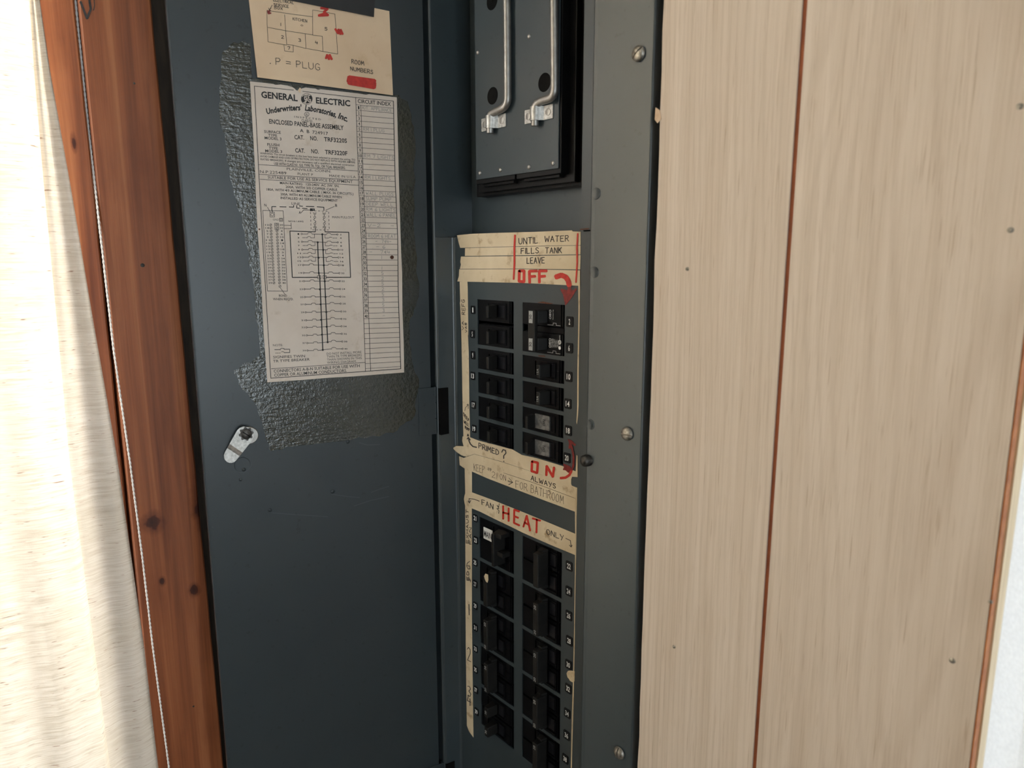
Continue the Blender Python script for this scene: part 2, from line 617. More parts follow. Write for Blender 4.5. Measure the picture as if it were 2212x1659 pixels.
GL = {
    'A': "0,0 1.9,6 4,0;.8,2.2 3.2,2.2", 'B': "0,0 .1,6 2.6,5.8 3.4,4.8 2.6,3.4 0,3.1;2.6,3.4 3.9,1.8 2.8,.1 0,0",
    'C': "3.8,5 2.6,6 1,5.6 0,3.5 .3,1.2 1.6,0 3.8,.8", 'D': "0,0 .1,6 2,5.8 3.8,4.2 3.8,1.8 2,.1 0,0",
    'E': "3.6,6 0,5.9 0,0 3.8,.1;0,3.1 3,3.2", 'F': "3.8,6 0,5.8 .1,0;0,3.1 3,3.3",
    'G': "3.8,5 2.4,6 .8,5.4 0,3.2 .6,.8 2.2,0 3.8,.8 3.8,2.6 2.2,2.6", 'H': "0,0 .1,6;4,0 3.9,6;0,3 4,3.2",
    'I': "0,0 .1,6", 'K': "0,0 0,6;3.6,6 .1,2.6;1,3.4 3.9,0", 'L': "0,6 .1,0 3.6,.2", 'M': "0,0 .5,6 2.2,2 4,6 4.6,0",
    'N': "0,0 .2,6 3.8,0 4,6", 'O': "2,6 .6,5 0,3 .6,.8 2,0 3.5,.9 4,3 3.4,5.2 2,6", 'P': "0,0 .1,6 2.8,6 3.7,4.6 2.6,3 0,2.8",
    'R': "0,0 .1,6 2.8,6 3.6,4.7 2.6,3.2 .1,3;1.6,3 4,0", 'S': "3.6,5.2 2.2,6 .6,5.4 .5,4 3.2,2.4 3.5,1 2,0 .1,.8",
    'T': "0,5.9 4.2,6;2.1,6 2,0", 'U': "0,6 .2,1.4 1.6,0 3.2,.4 4,2 4,6", 'V': "0,6 1.9,0 4,6", 'W': "0,6 1,0 2.4,4 3.8,0 5,6",
    'X': "0,0 4,6;0,6 4,0", 'Y': "0,6 2,3;4,6 1.4,-.6", 'Z': "0,6 3.8,6 0,0 4,0", '1': "0,0 .1,6", '2': "0,4.8 1.4,6 3.2,5.4 3.2,3.8 0,0 3.8,.2",
    '3': "0,5.6 2,6 3.3,4.8 1.4,3.2 3.5,2 2.6,.2 0,.3", '4': "1,6 0,2.4 3.8,2.6;3,5 2.8,0", '5': "3.6,6 .6,6 .3,3.4 2.6,3.6 3.6,2 2.4,.1 0,.4",
    '6': "3,6 .8,4 0,1.6 1.4,0 3.2,.8 3,2.6 .4,2", '7': "0,5.8 3.8,6 1.4,0", '#': "1,0 1.6,6;2.8,0 3.4,6;0,2 4,2.4;.3,4 4.2,4.3",
    '&': "2.4,6 2,3.6 .6,4.4 2.2,2.6 .4,2.2 2.4,1.2 2,-.6", '=': "0,4 4,4;0,2 4,2.2", '?': "0,4.6 1,6 3,5.8 3.4,4.4 1.6,3 1.6,1.6;1.6,.1 1.8,.3",
    '.': "0,0 .3,.2", '-': "0,3 3.4,3.1", '/': "0,0 2.6,6", 'o': "1,2 0,1 1,0 2,1 1,2", '!': "0,6 0,2;0,0 .1,.3", "'": "0,6 0,5"}


def hand(mb, pl, zn, s, p0, p1, h, t, lift=0.0004, jit=0.25, fixed_up=None):
    """a line of hand lettering between two base line points; h and t in zone units"""
    a, b = Vector(zn(*p0)), Vector(zn(*p1))
    k = (Vector(zn(0, 1)) - Vector(zn(0, 0))).length
    hh = h * k
    x = 0.0
    lay = []
    for ch in s:
        if ch == ' ':
            x += 3.2
            continue
        st = [[tuple(float(q) for q in p.split(',')) for p in l.split()] for l in GL[ch].split(';')]
        w = max(q[0] for l in st for q in l)
        lay.append((x, st))
        x += w + 1.5
    tot = max(x - 1.5, 0.3)
    for ox, st in lay:
        for l in st:
            pts = []
            for gx, gy in l:
                p = a + (b - a) * ((ox + gx) / tot)
                u = Vector(fixed_up).normalized() if fixed_up else up_dir(p.x, p.y)
                pts.append(p + u * (gy / 6 * hh))
            stroke(mb, pl, pts, t * k, lift, jit=jit)


def cutout(mb, pl, pts, lift, thick=0.00012, zn=None, lifts=None):
    """a thin sheet of given outline lying on a plane"""
    q = [Vector(zn(*p)) if zn else Vector(p) for p in pts]
    ls = lifts or [0] * len(q)
    f = [pl.at(p.x, p.y, lift + e) for p, e in zip(q, ls)]
    b = [v - pl.n * thick for v in f]
    mb.prism(f, b)


def ragged(a, b, n, amp, seed=0):
    rnd = random.Random(seed)
    a, b = Vector(a), Vector(b)
    d = b - a
    nn = Vector((-d.y, d.x)).normalized()
    return [tuple(a + d * (i / n) + nn * (rnd.uniform(-amp, amp) if 0 < i < n else 0)) for i in range(n + 1)]


# ================================================================== THE SETTING
WX0, WX1 = -0.160, 2.40          # left wall face, right wall face
WY0 = -2.60                      # wall behind the viewer
ZF, ZC = -1.35, 1.00
WOOD_Y = -0.023                  # face of the panelling
EDGE_X = 0.4736                  # right-hand end of the panelling
PX0, PX1 = -0.1075, 0.2345       # outer edges of the panel trim


def struct(name, mb, m, parent=None, **kw):
    o = mb.build(name, m, parent, **kw)
    if not parent:
        o['kind'] = 'structure'
    return o


struct('floor', MB().box((WX0 - .2, WY0 - .1, ZF - .05), (WX1 + .2, .15, ZF)), M['floor'])
struct('ceiling', MB().box((WX0 - .2, WY0 - .1, ZC), (WX1 + .2, .15, ZC + .05)), M['ceiling'])
struct('wall_back', MB().box((WX0 - .2, WY0 - .1, ZF), (WX1 + .2, WY0, ZC)), M['plaster'])
# left wall with the curtained window opening
LWY0, LWY1, LWZ0, LWZ1 = -1.72, -0.372, -0.52, 0.80
wl = MB()
wl.box((WX0 - .12, WY0, ZF), (WX0, LWY0, ZC))
wl.box((WX0 - .12, LWY1, ZF), (WX0, .14, ZC))
wl.box((WX0 - .12, LWY0, ZF), (WX0, LWY1, LWZ0))
wl.box((WX0 - .12, LWY0, LWZ1), (WX0, LWY1, ZC))
struct('wall_left', wl, M['dark_wood'])
# right wall with its window opening
wr = MB()
RY0, RY1, RZ0, RZ1 = -1.60, -.50, -.80, .65
wr.box((WX1, WY0, ZF), (WX1 + .12, RY0, ZC))
wr.box((WX1, RY1, ZF), (WX1 + .12, .14, ZC))
wr.box((WX1, RY0, ZF), (WX1 + .12, RY1, RZ0))
wr.box((WX1, RY0, RZ1), (WX1 + .12, RY1, ZC))
struct('wall_right', wr, M['plaster'])
# front wall: framing behind the panelling, left open around the breaker box
FW0, FW1 = -0.72, 0.80           # z range of the window right of the panelling
FX1 = 1.55
wf = MB()
yb0, yb1 = WOOD_Y + .0045, .14
wf.box((PX1 + .012, yb0 + .011, ZF), (EDGE_X - .060, yb1, ZC))
wf.box((EDGE_X - .060, yb0 + .011, ZF), (EDGE_X - .002, .040, ZC))
wf.box((WX0, yb0, ZF), (PX0 - .004, yb1, ZC))
wf.box((PX0 - .004, yb0, .62), (PX1 + .012, yb1, ZC))
wf.box((PX0 - .004, yb0, ZF), (PX1 + .012, yb1, -.78))
wf.box((EDGE_X - .002, yb0, ZF), (FX1, yb1, FW0))
wf.box((EDGE_X - .002, yb0, FW1), (FX1, yb1, ZC))
wf.box((FX1, yb0, ZF), (WX1, yb1, ZC))
wall_front = struct('wall_front', wf, M['stud'])
# panelling boards
GROOVE = 0.3464


def plank(x0, x1, z0, z1, ragl=False, y1=WOOD_Y + .0155):
    mb = MB()
    n = 90 if ragl else 1
    rnd = random.Random(3)
    fr = []
    for i in range(n + 1):
        z = z0 + (z1 - z0) * i / n
        dx = rnd.uniform(-.0006, .0006) if ragl else 0
        fr.append((x0 + dx, WOOD_Y, z))
    for i in range(n, -1, -1):
        fr.append((x1, WOOD_Y, z0 + (z1 - z0) * i / n))
    vs = [Vector(p) for p in fr]
    m = len(vs)
    back = [Vector((v.x, y1, v.z)) for v in vs]
    fs = []
    for i in range(n):
        j = m - 1 - i
        fs.append((i, j, j - 1, i + 1))
    for i in range(m):
        j = (i + 1) % m
        fs.append((i, i + m, j + m, j))
    mb.add(vs + back, fs)
    return mb.build('plank', M['panel_wood'], wall_front)


pk1 = plank(0.2430, GROOVE - .0016, ZF, ZC, True)
pk2 = plank(GROOVE + .0016, EDGE_X, ZF, ZC, y1=WOOD_Y + .0085)
MB().box((GROOVE + .0016, WOOD_Y + .0085, ZF), (EDGE_X - .0005, WOOD_Y + .0155, ZC)).build('backing_board', M['dark_wood'], wall_front)
plank(WX0 + .001, PX0 - .006, ZF, ZC, y1=WOOD_Y + .0045)
plank(PX0 - .006, 0.2430, .63, ZC, y1=WOOD_Y + .0045)
plank(PX0 - .006, 0.2430, ZF, -.79, y1=WOOD_Y + .0045)
plank(EDGE_X, FX1, ZF, FW0 - .02, y1=WOOD_Y + .0045)
plank(EDGE_X, FX1, FW1 + .02, ZC, y1=WOOD_Y + .0045)
plank(FX1, WX1, ZF, ZC, y1=WOOD_Y + .0045)
MB().box((GROOVE - .0016, WOOD_Y + .0012, ZF), (GROOVE + .0016, WOOD_Y + .0155, ZC)).build('groove_strip', M['groove'], wall_front)
MB().box((EDGE_X + .0002, WOOD_Y + .0005, FW0), (EDGE_X + .0010, WOOD_Y + .0082, FW1)).build('sawn_edge', M['raw_edge'], wall_front, label='raw orange sawn edge of the panelling')
WOODP = Plane((0, WOOD_Y, 0), (0, -1, 0))
for (x, y, r) in ((1485, 581, .0012), (1456, 1397, .0011), (2057, 1427, .0013), (2183, 497, .0012), (2203, 230, .0013), (2140, 1300, .0009)):
    p = WOODP.at(x, y)
    MB().lathe(p, (0, -1, 0), [(r * 1.25, 0.0), (r * 1.2, .0003), (r, .0004), (r * .5, .0008), (.0001, .0009)], 10).build(
        'nail', M['screw'], pk1 if x < 1700 else pk2, True)
c = MB()
cutout(c, WOODP, [(1416, 232), (1425, 238), (1428, 256), (1420, 266), (1414, 258)], .0006, .0006)
c.build('chip', M['chip'], pk1, label='split pale chip at the rough left edge')

# window in the front wall, right of the panelling
w2 = MB()
jy0, jy1 = WOOD_Y + .0084, .040
jb = MB().box((EDGE_X + .0003, jy0, FW0), (EDGE_X + .0020, jy1, FW1))
w2.box((EDGE_X + .0165, jy1 - .002, FW0), (EDGE_X + .050, jy1 + .03, FW1))
w2.box((FX1 - .04, jy1 - .002, FW0), (FX1, jy1 + .05, FW1))
w2.box((EDGE_X + .002, jy1 - .002, FW0), (FX1 - .04, jy1 + .03, FW0 + .04))
w2.box((EDGE_X + .002, jy1 - .002, FW1 - .04), (FX1 - .04, jy1 + .03, FW1))
win2 = struct('window_2', w2, M['white_frame'])
jb.build('window_jamb', M['raw_pine'], win2, label='narrow pale pine jamb')
MB().box((EDGE_X + .001, jy1 + .008, FW0 + .02), (FX1 - .03, jy1 + .011, FW1 - .02)).build('pane', M['glass'], win2)
# window in the right wall
w3 = MB()
rm = (RY0 + RY1) / 2
for a, b in (((RY0, RZ0), (RY0 + .04, RZ1)), ((RY1 - .04, RZ0), (RY1, RZ1)), ((RY0 + .04, RZ0), (RY1 - .04, RZ0 + .04)), ((RY0 + .04, RZ1 - .04), (RY1 - .04, RZ1)), ((rm - .02, RZ0 + .04), (rm + .02, RZ1 - .04))):
    w3.box((WX1 - .01, a[0], a[1]), (WX1 + .06, b[0], b[1]))
win3 = struct('window_3', w3, M['white_frame'])
MB().box((WX1 + .02, RY0 + .02, RZ0 + .02), (WX1 + .024, RY1 - .02, RZ1 - .02)).build('pane', M['glass'], win3)
# window in the left wall, behind the curtain
w1 = MB()
for a, b in (((LWY0, LWZ0), (LWY0 + .04, LWZ1)), ((LWY1 - .012, LWZ0), (LWY1, LWZ1)), ((LWY0 + .04, LWZ0), (LWY1 - .012, LWZ0 + .04)), ((LWY0 + .04, LWZ1 - .04), (LWY1 - .012, LWZ1))):
    w1.box((WX0 - .09, a[0], a[1]), (WX0 - .03, b[0], b[1]))
win1 = struct('window_1', w1, M['white_frame'])
MB().box((WX0 - .062, LWY0 + .02, LWZ0 + .02), (WX0 - .058, LWY1 - .006, LWZ1 - .02)).build('pane', M['glass'], win1)

# cedar casing boards beside the curtained window
CED_X = -0.130
CEDP = Plane((CED_X, 0, 0), (1, 0, 0))


def on_ced(x, y):
    return CEDP.at(x, y)


kn = [on_ced(330, 1128), on_ced(440, 1090), on_ced(350, 1255), on_ced(420, 1275), on_ced(160, 310)]
M['cedar'] = cedar('stained_cedar', 0.0, [(kn[0].y, kn[0].z, .013, .014), (kn[1].y, kn[1].z, .014, .034), (kn[2].y, kn[2].z, .004, .006), (kn[3].y, kn[3].z, .007, .009)])
M['cedar_dark'] = cedar('stained_cedar_darker', 4.0, [(kn[4].y, kn[4].z, .003, .01)])


def cedar_board(name, ya0, ya1, yb0_, yb1_, m):
    """a board whose right edge runs from ya0 (top) to ya1 (foot), left edge from yb0_ to yb1_"""
    z1, z0 = 0.86, -1.30
    mb = MB()
    n = 60
    rnd = random.Random(5)
    ring = []
    for i in range(n + 1):
        f = i / n
        z = z1 + (z0 - z1) * f
        ring.append((ya0 + (ya1 - ya0) * f + rnd.uniform(-.0003, .0003), yb0_ + (yb1_ - yb0_) * f, z))
    vs = []
    c = .0015
    for (a, b, z) in ring:
        vs += [(WX0 + .0005, a, z), (CED_X - c, a, z), (CED_X, a - c, z), (CED_X, b + c, z), (CED_X - c, b, z), (WX0 + .0005, b, z)]
    fs = []
    for i in range(n):
        for k in range(6):
            j = (k + 1) % 6
            fs.append((i * 6 + k, i * 6 + j, i * 6 + 6 + j, i * 6 + 6 + k))
    fs += [tuple(range(6)), tuple(range(n * 6 + 5, n * 6 - 1, -1))]
    mb.add(vs, fs)
    return struct(name, mb, m)


ca, cb = on_ced(327, 0), on_ced(460, 1405)
sl = (cb.y - ca.y) / (cb.z - ca.z)


def cy(z):
    return ca.y + sl * (z - ca.z)


tr1 = cedar_board('trim_1', cy(.86), cy(-1.30), -.3102, -.3102, M['cedar'])
tr2 = cedar_board('trim_2', -.3124, -.3124, -.368, -.368, M['cedar_dark'])
tr1['label'] = 'reddish brown stained cedar board beside the open panel door'
tr2['label'] = 'darker stained cedar board along the curtain edge'
ink = MB()
stroke(ink, CEDP, [(174, 4), (181, 22), (188, 40)], 5, .0003)
stroke(ink, CEDP, [(188, 40), (196, 20), (193, 0)], 5, .0003)
stroke(ink, CEDP, [(203, -6), (204, 12), (202, 22)], 2, .0003)
ink.build('marker_scrawl', M['black_ink'], tr1, label='black marker scrawl at the top of the board')
p = on_ced(308, 573)
MB().lathe(p, (1, 0, 0), [(.0018, 0), (.0017, .0004), (.0008, .0008)], 10).build('nail', M['steel_dark'], tr1, True)
for x, y in ((418, 1526), (290, 180)):
    MB().lathe(on_ced(x, y), (1, 0, 0), [(.0010, 0), (.0008, .0003)], 8).build('nail', M['steel_dark'], tr1, True)

# ================================================================== THE PANEL
panel = thing('breaker_panel', (0.0635, 0.02, -0.78), 'grey steel breaker panel recessed in the wall with its door swung open', 'breaker panel')
ZT0, ZT1 = -0.70, 0.55            # opening of the trim, bottom and top
IX0, IX1 = -0.0445, 0.1755        # inner edges of the trim
# enclosure
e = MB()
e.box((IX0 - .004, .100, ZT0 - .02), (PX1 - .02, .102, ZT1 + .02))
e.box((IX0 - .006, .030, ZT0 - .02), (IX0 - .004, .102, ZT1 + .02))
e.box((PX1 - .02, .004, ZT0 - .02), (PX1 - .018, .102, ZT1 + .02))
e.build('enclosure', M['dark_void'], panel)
# trim: flat face with a rolled inner lip and a turned-back outer edge
t = MB()


def trim_stile(x_in, x_out, sgn):
    """cross-section swept in z; sgn=+1 right-hand stile"""
    r = .0022
    prof = [(x_in, -.004), (x_in, TRIM_Y + r)]
    for k in range(1, 5):
        a = math.pi / 2 * k / 4
        prof.append((x_in + sgn * r * (1 - math.cos(a)), TRIM_Y + r * (1 - math.sin(a))))
    prof += [(x_in + sgn * .0045, TRIM_Y + .0007), (x_in + sgn * .0052, TRIM_Y + .0008)]
    r2 = .0016
    for k in range(0, 4):
        a = math.pi / 2 * k / 3
        prof.append((x_out - sgn * r2 * (1 - math.sin(a)), TRIM_Y + .0008 + r2 * (1 - math.cos(a))))
    prof += [(x_out, .004)]
    return prof


for x_in, x_out, sgn in ((IX1, PX1, 1), (IX0, PX0, -1)):
    pr = trim_stile(x_in, x_out, sgn)
    n = len(pr)
    vs = [(x, y, z) for z in (ZT0 - .06, ZT1 + .06) for x, y in pr]
    fs = [(i, i + 1, i + 1 + n, i + n) if sgn > 0 else (i + 1, i, i + n, i + 1 + n) for i in range(n - 1)]
    t.add(vs, fs)
t.box((IX0, TRIM_Y + .0008, ZT1), (IX1, TRIM_Y + .003, ZT1 + .06))
t.box((IX0, TRIM_Y + .0008, ZT0 - .06), (IX1, TRIM_Y + .003, ZT0))
t.build('trim', M['paint'], panel, True)
# lower cover plate with the breaker openings
ZS = 0.1100                        # seam between upper and lower cover
LW, RW = (0.0, 0.0570), (0.0702, 0.1270)
P1 = 0.0254
opens = []
opens.append((LW[0], LW[1], 0.0, 0.0466))                       # 1 and 5 share one opening
for k in range(1, 5):
    opens.append((LW[0], LW[1], -P1 * k, -P1 * k + .0216))
opens.append((RW[0], RW[1], 0.0, 0.0466))
for k in range(1, 5):
    opens.append((RW[0], RW[1], -P1 * k, -P1 * k + .0216))
for k in range(5):
    for w in (LW, RW):
        zb = -.2350 - .0508 * k
        opens.append((w[0], w[1], zb, zb + .0468))
CVX0, CVX1 = -0.0365, 0.1720
cv = MB()
xs = sorted({CVX0, CVX1, LW[0], LW[1], RW[0], RW[1]})
zs = sorted({ZT0, ZS} | {o[2] for o in opens} | {o[3] for o in opens})


def is_open(x, z):
    return any(o[0] < x < o[1] and o[2] < z < o[3] for o in opens)


TH = .0016
for i in range(len(xs) - 1):
    for j in range(len(zs) - 1):
        x0, x1, z0, z1 = xs[i], xs[i + 1], zs[j], zs[j + 1]
        mx, mz = (x0 + x1) / 2, (z0 + z1) / 2
        if is_open(mx, mz):
            continue
        cv.add([(x0, 0, z0), (x1, 0, z0), (x1, 0, z1), (x0, 0, z1)], [(0, 1, 2, 3)])
        for (ax, az, bx, bz, nx, nz) in ((x0, z0, x1, z0, mx, z0 - 1e-4), (x1, z1, x0, z1, mx, z1 + 1e-4), (x0, z1, x0, z0, x0 - 1e-4, mz), (x1, z0, x1, z1, x1 + 1e-4, mz)):
            if is_open(nx, nz):
                cv.add([(ax, 0, az), (bx, 0, bz), (bx, TH, bz), (ax, TH, az)], [(3, 2, 1, 0)])
# rolled left edge and side return up to the trim
pr = [(CVX0, 0.0)]
for k in range(1, 6):
    a = math.pi / 2 * k / 5
    pr.append((CVX0 - .0035 * math.sin(a), -.0035 * (1 - math.cos(a))))
pr += [(IX0 + .0016, -.0195), (IX0 + .0002, -.0205)]
n = len(pr)
cv.add([(x, y, z) for z in (ZT0, ZS - .0004) for x, y in pr], [(i + 1, i, i + n, i + 1 + n) for i in range(n - 1)])
cv.box((CVX0, .0002, ZS - .0016), (CVX1, .024, ZS))
cv.build('lower_cover', M['paint'], panel)
# upper cover: deep pocket for the pullout, with a narrow flange on the right
UB = 0.025
UX1 = 0.1452
u = MB()
u.add([(-.0400, UB, ZS), (UX1, UB, ZS), (UX1, UB, ZT1), (-.0400, UB, ZT1)], [(0, 1, 2, 3)])
u.add([(IX0 + .0002, -.0205, ZS + .0004), (-.0400, UB, ZS + .0004), (-.0400, UB, ZT1), (IX0 + .0002, -.0205, ZT1)], [(0, 1, 2, 3)])
u.box((UX1, 0, ZS + .0012), (CVX1, .0016, ZT1))
u.box((UX1, .0016, ZS), (UX1 + .0016, UB, ZT1))
u.build('upper_cover', M['paint'], panel)
for q in ([(1253, 494.5), (1272, 492.5), (1272, 495), (1253, 497)], [(1160, 653.5), (1172, 651), (1182, 653), (1196, 656), (1186, 657)], [(1162, 767.5), (1176, 768), (1178, 771), (1164, 770)]):
    r_ = MB()
    cutout(r_, COVER, q, .0002)
    r_.build('rust_stain', M['rust'], panel)


def slot_screw(pl, x, y, r, ang, mat, name='trim_screw', parent=panel):
    c = pl.at(x, y)
    n = pl.n
    e1 = Vector((0, 0, 1)).cross(n).normalized()
    e2 = n.cross(e1)
    d1 = e1 * math.cos(ang) + e2 * math.sin(ang)
    d2 = n.cross(d1)
    mb = MB()
    # two half domes with a slot between them, on a thin base ring
    mb.lathe(c, n, [(r, 0), (r, .0007), (r * .96, .0010)], 24)
    g = r * .09
    for sg in (1, -1):
        rows = []
        for i in range(7):
            f = i / 6
            rr = r * .97 * math.cos(f * math.pi / 2 * .92)
            hh = .0010 + r * .42 * math.sin(f * math.pi / 2 * .92)
            row = []
            for k in range(13):
                a = math.pi * k / 12
                p_ = d1 * (math.cos(a) * rr) + d2 * (sg * max(math.sin(a) * rr, g))
                row.append(c + p_ + n * hh)
            rows.append(row)
        vs = [v for q in rows for v in q]
        fs = []
        for i in range(6):
            for k in range(12):
                q = (i * 13 + k, i * 13 + k + 1, (i + 1) * 13 + k + 1, (i + 1) * 13 + k)
                fs.append(q if sg > 0 else q[::-1])
            w_ = (i * 13, (i + 1) * 13, (i + 1) * 13 + 12, i * 13 + 12)
            fs.append(w_ if sg > 0 else w_[::-1])
        fs.append(tuple(range(78, 91)) if sg > 0 else tuple(range(90, 77, -1)))
        mb.add(vs, fs)
    return mb.build(name, mat, parent, True)


slot_screw(TRIM, 1380, 116, .0056, math.radians(38), M['screw'])
slot_screw(TRIM, 1355, 937, .0056, math.radians(2), M['screw'])
slot_screw(TRIM, 1338, 1626, .0056, math.radians(88), M['screw'])
# dark clip screw standing at the inner lip
c = Plane((0, -.0125, 0), (0, -1, 0)).at(1268, 985)
mb = MB().lathe((IX1 + .0030, TRIM_Y + .001, c.z), Vector((-.25, -1, 0)), [(.0050, -.001), (.0052, .0030), (.0046, .0058), (.0028, .0072), (.0001, .0075)], 20)
mb.build('clip_screw', M['steel_dark'], panel, True, label='dark domed clip screw at the inner lip')
# shallow spot-weld rings on the trim
for x, y in ((1287, 418), (1283, 588), (1274, 917)):
    c = TRIM.at(x, y)
    MB().lathe(c + Vector((0, .0004, 0)), (0, -1, 0), [(.0046, 0), (.0044, .0003), (.0038, .00035), (.0034, .0001), (.0001, .0001)], 22).build('spot_weld', M['paint'], panel, True)

# number plates
NUM = {1: (-7, 35.3), 5: (-8.4, 10.1), 9: (-8, -12.2), 13: (-8.6, -34.3), 17: (-7.8, -65.5), 19: (-7.3, -91.5), 21: (-7.1, -191.9),
       23: (-6.7, -217.3), 25: (-8.1, -243.7), 27: (-8.5, -269.5), 29: (-8.7, -295.6), 31: (-8.9, -322.2), 33: (-9.1, -348.4), 35: (-9.5, -374.4),
       37: (-9.3, -399.8), 39: (-8.7, -427.3), 2: (133.6, 32.1), 6: (133.5, 8.5), 10: (133.3, -17.4), 14: (132.6, -42.4), 18: (133.5, -67.3),
       20: (132.4, -93.3), 22: (137, -197.9), 24: (137, -223.4), 26: (137.6, -247.9), 28: (138.6, -273.6), 30: (138, -298.9), 32: (138.2, -324.3),
       34: (137.2, -351.4), 36: (136.8, -375.6), 38: (135.4, -402.6), 40: (135.4, -428)}
for k, (x, z) in NUM.items():
    x, z = x / 1000, z / 1000
    w, h = (.0037, .0043) if k % 2 else (.0043, .0047)
    r = .0014
    pts = []
    for sx, sz, a0 in ((1, 1, 0), (-1, 1, 90), (-1, -1, 180), (1, -1, 270)):
        for q in range(5):
            a = math.radians(a0 + 22.5 * q)
            pts.append((x + sx * (w - r) + r * math.cos(a), z + sz * (h - r) + r * math.sin(a)))
    mb = MB().prism([(a, -.0006, b) for a, b in pts][::-1], [(a, 0.0002, b) for a, b in pts][::-1])
    pl = mb.build('number_plate', M['plate_black'], panel)
    nb = MB()
    type_local(nb, str(k), (x, -.00075, z), (1, 0, 0), (0, 0, 1), .0050, .0021 * len(str(k)) + (.0006 if len(str(k)) > 1 else -.0004), bold=.02)
    nb.build('numeral', M['white_ink'], pl)

# ---------------------------------------------------------------- door
U0, U1 = .006, .2355


def dpt(uu, z, l=0.0):
    return HINGE + DH * uu + DN * l + Vector((0, 0, z))


dz0, dz1 = ZT0 - .01, ZT1 + .01
d = MB()
# sheet with a rounded free edge, and lips turned back all round
prof = [(U0, -.0015), (U0, 0), (U1 - .002, 0)]
for k in range(1, 5):
    a = math.pi / 2 * k / 4
    prof.append((U1 - .002 + .002 * math.sin(a), -.002 * (1 - math.cos(a))))
prof += [(U1, -.011), (U1 - .0015, -.011), (U1 - .0015, -.0025), (U0, -.0015)]
n = len(prof) - 1
vs = [dpt(a, z, b) for z in (dz0, dz1) for a, b in prof[:n]]
fs = [((i + 1) % n, i, i + n, (i + 1) % n + n) for i in range(n)]
d.add(vs, fs)
for z in (dz0, dz1 - .0015):
    d.add([dpt(U0, z, 0), dpt(U1, z, 0), dpt(U1, z, -.011), dpt(U0, z, -.011), dpt(U0, z + .0015, 0), dpt(U1, z + .0015, 0), dpt(U1, z + .0015, -.011), dpt(U0, z + .0015, -.011)],
          [(0, 3, 2, 1), (4, 5, 6, 7), (0, 1, 5, 4), (1, 2, 6, 5), (2, 3, 7, 6), (3, 0, 4, 7)])
door = d.build('door', M['paint_door'], panel)
# hinges
for zc in (-.0745, -.5300, .390):
    hl = MB()

    def tf(v):
        return dpt(v.x, v.z, v.y)
    hl.box((.0015, .0002, zc - .0260), (.0205, .0012, zc + .0260), tf)
    hl.build('hinge_leaf', M['paint_door'], door, bevel=.0003)
    kx = MB()
    for q in range(3):
        z0 = zc - .026 + q * .0176
        kx.tube([dpt(.001, z0, -.0012), dpt(.001, z0 + .0168, -.0012)], .0022, 10)
    kx.build('hinge_knuckle', M['paint_door'], door, True)
    MB().box((IX0 + .0001, -.0205, zc - .027), (IX0 + .0042, -.0098, zc + .0245)).build('hinge_slot', M['dark_void'], panel)
# latch on the door
K = zone(440, 860, 540 / 2212)


def dxy(x, y, l=0.0):
    q = K(x, y)
    return DOOR.at(q[0], q[1], l)


MB().lathe(dxy(402, 328), DN, [(.0085, 0), (.0085, .0016), (.0078, .0022), (.0001, .0022)], 28).build('latch_base', M['steel'], door, True)
lv = []
A0, B0 = Vector((362, 330)), Vector((240, 512))
ax = (B0 - A0).normalized()
nx = Vector((-ax.y, ax.x))
outl = []
for k in range(13):
    a = math.pi * k / 12
    outl.append(A0 + nx * math.cos(a) * 80 - ax * math.sin(a) * 80)
for k in range(11):
    a = math.pi * k / 10
    outl.append(B0 - nx * math.cos(a) * 62 + ax * math.sin(a) * 62)


def lever_lift(p_):
    s_ = (p_ - A0).dot(ax)
    L = (B0 - A0).length
    f = min(max((s_ - L * .62) / (L * .16), 0), 1)
    return .0062 - .0032 * f


lv_mb = MB()
# lever as strips along its axis so that the end can step down
ss = [-80, -60, -30, 0, 40, 80, 120, 136, 150, 165, 178, 200, 219, 245, 265, 276, 281]
L = (B0 - A0).length
top, bot = [], []
for s_ in ss:
    if s_ < 0:
        w_ = math.sqrt(max(80 ** 2 - s_ ** 2, 0))
    elif s_ > L:
        w_ = math.sqrt(max(62 ** 2 - (s_ - L) ** 2, 0))
    else:
        w_ = 80 + (62 - 80) * s_ / L
    w_ = max(w_, 4)
    a, b = A0 + ax * s_ + nx * w_, A0 + ax * s_ - nx * w_
    l = lever_lift(A0 + ax * s_)
    top.append((dxy(a.x, a.y, l + .0018), dxy(b.x, b.y, l + .0018)))
    bot.append((dxy(a.x, a.y, l), dxy(b.x, b.y, l)))
m = len(ss)
vs = [v for pr_ in top for v in pr_] + [v for pr_ in bot for v in pr_]
fs = []
for i in range(m - 1):
    a = 2 * i
    fs += [(a, a + 1, a + 3, a + 2), (2 * m + a, 2 * m + a + 2, 2 * m + a + 3, 2 * m + a + 1), (a, a + 2, 2 * m + a + 2, 2 * m + a), (a + 1, 2 * m + a + 1, 2 * m + a + 3, a + 3)]
fs += [(0, 2 * m, 2 * m + 1, 1), (2 * m - 2, 2 * m - 1, 4 * m - 1, 4 * m - 2)]
lv_mb.add(vs, fs)
lv_mb.build('latch_lever', M['zinc'], door, label='pale cast metal latch lever')
cw = dxy(376, 316, .0080)
ew = Vector((0, 0, 1))
ev = DN.cross(ew)
st = []
for k in range(32):
    rr = .0067 if k % 4 in (0, 1) else .0054
    a = 2 * math.pi * k / 32
    st.append(cw + (ew * math.cos(a) + ev * math.sin(a)) * rr)
MB().prism([v + DN * .0006 for v in st][::-1], st[::-1]).build('latch_washer', M['steel_dark'], door)
mb = MB().lathe(cw, DN, [(.0047, .0), (.0047, .0022), (.0042, .0026), (.0001, .0026)], 20)
mb.build('latch_bolt', M['steel_dark'], door, True)
sv = MB()
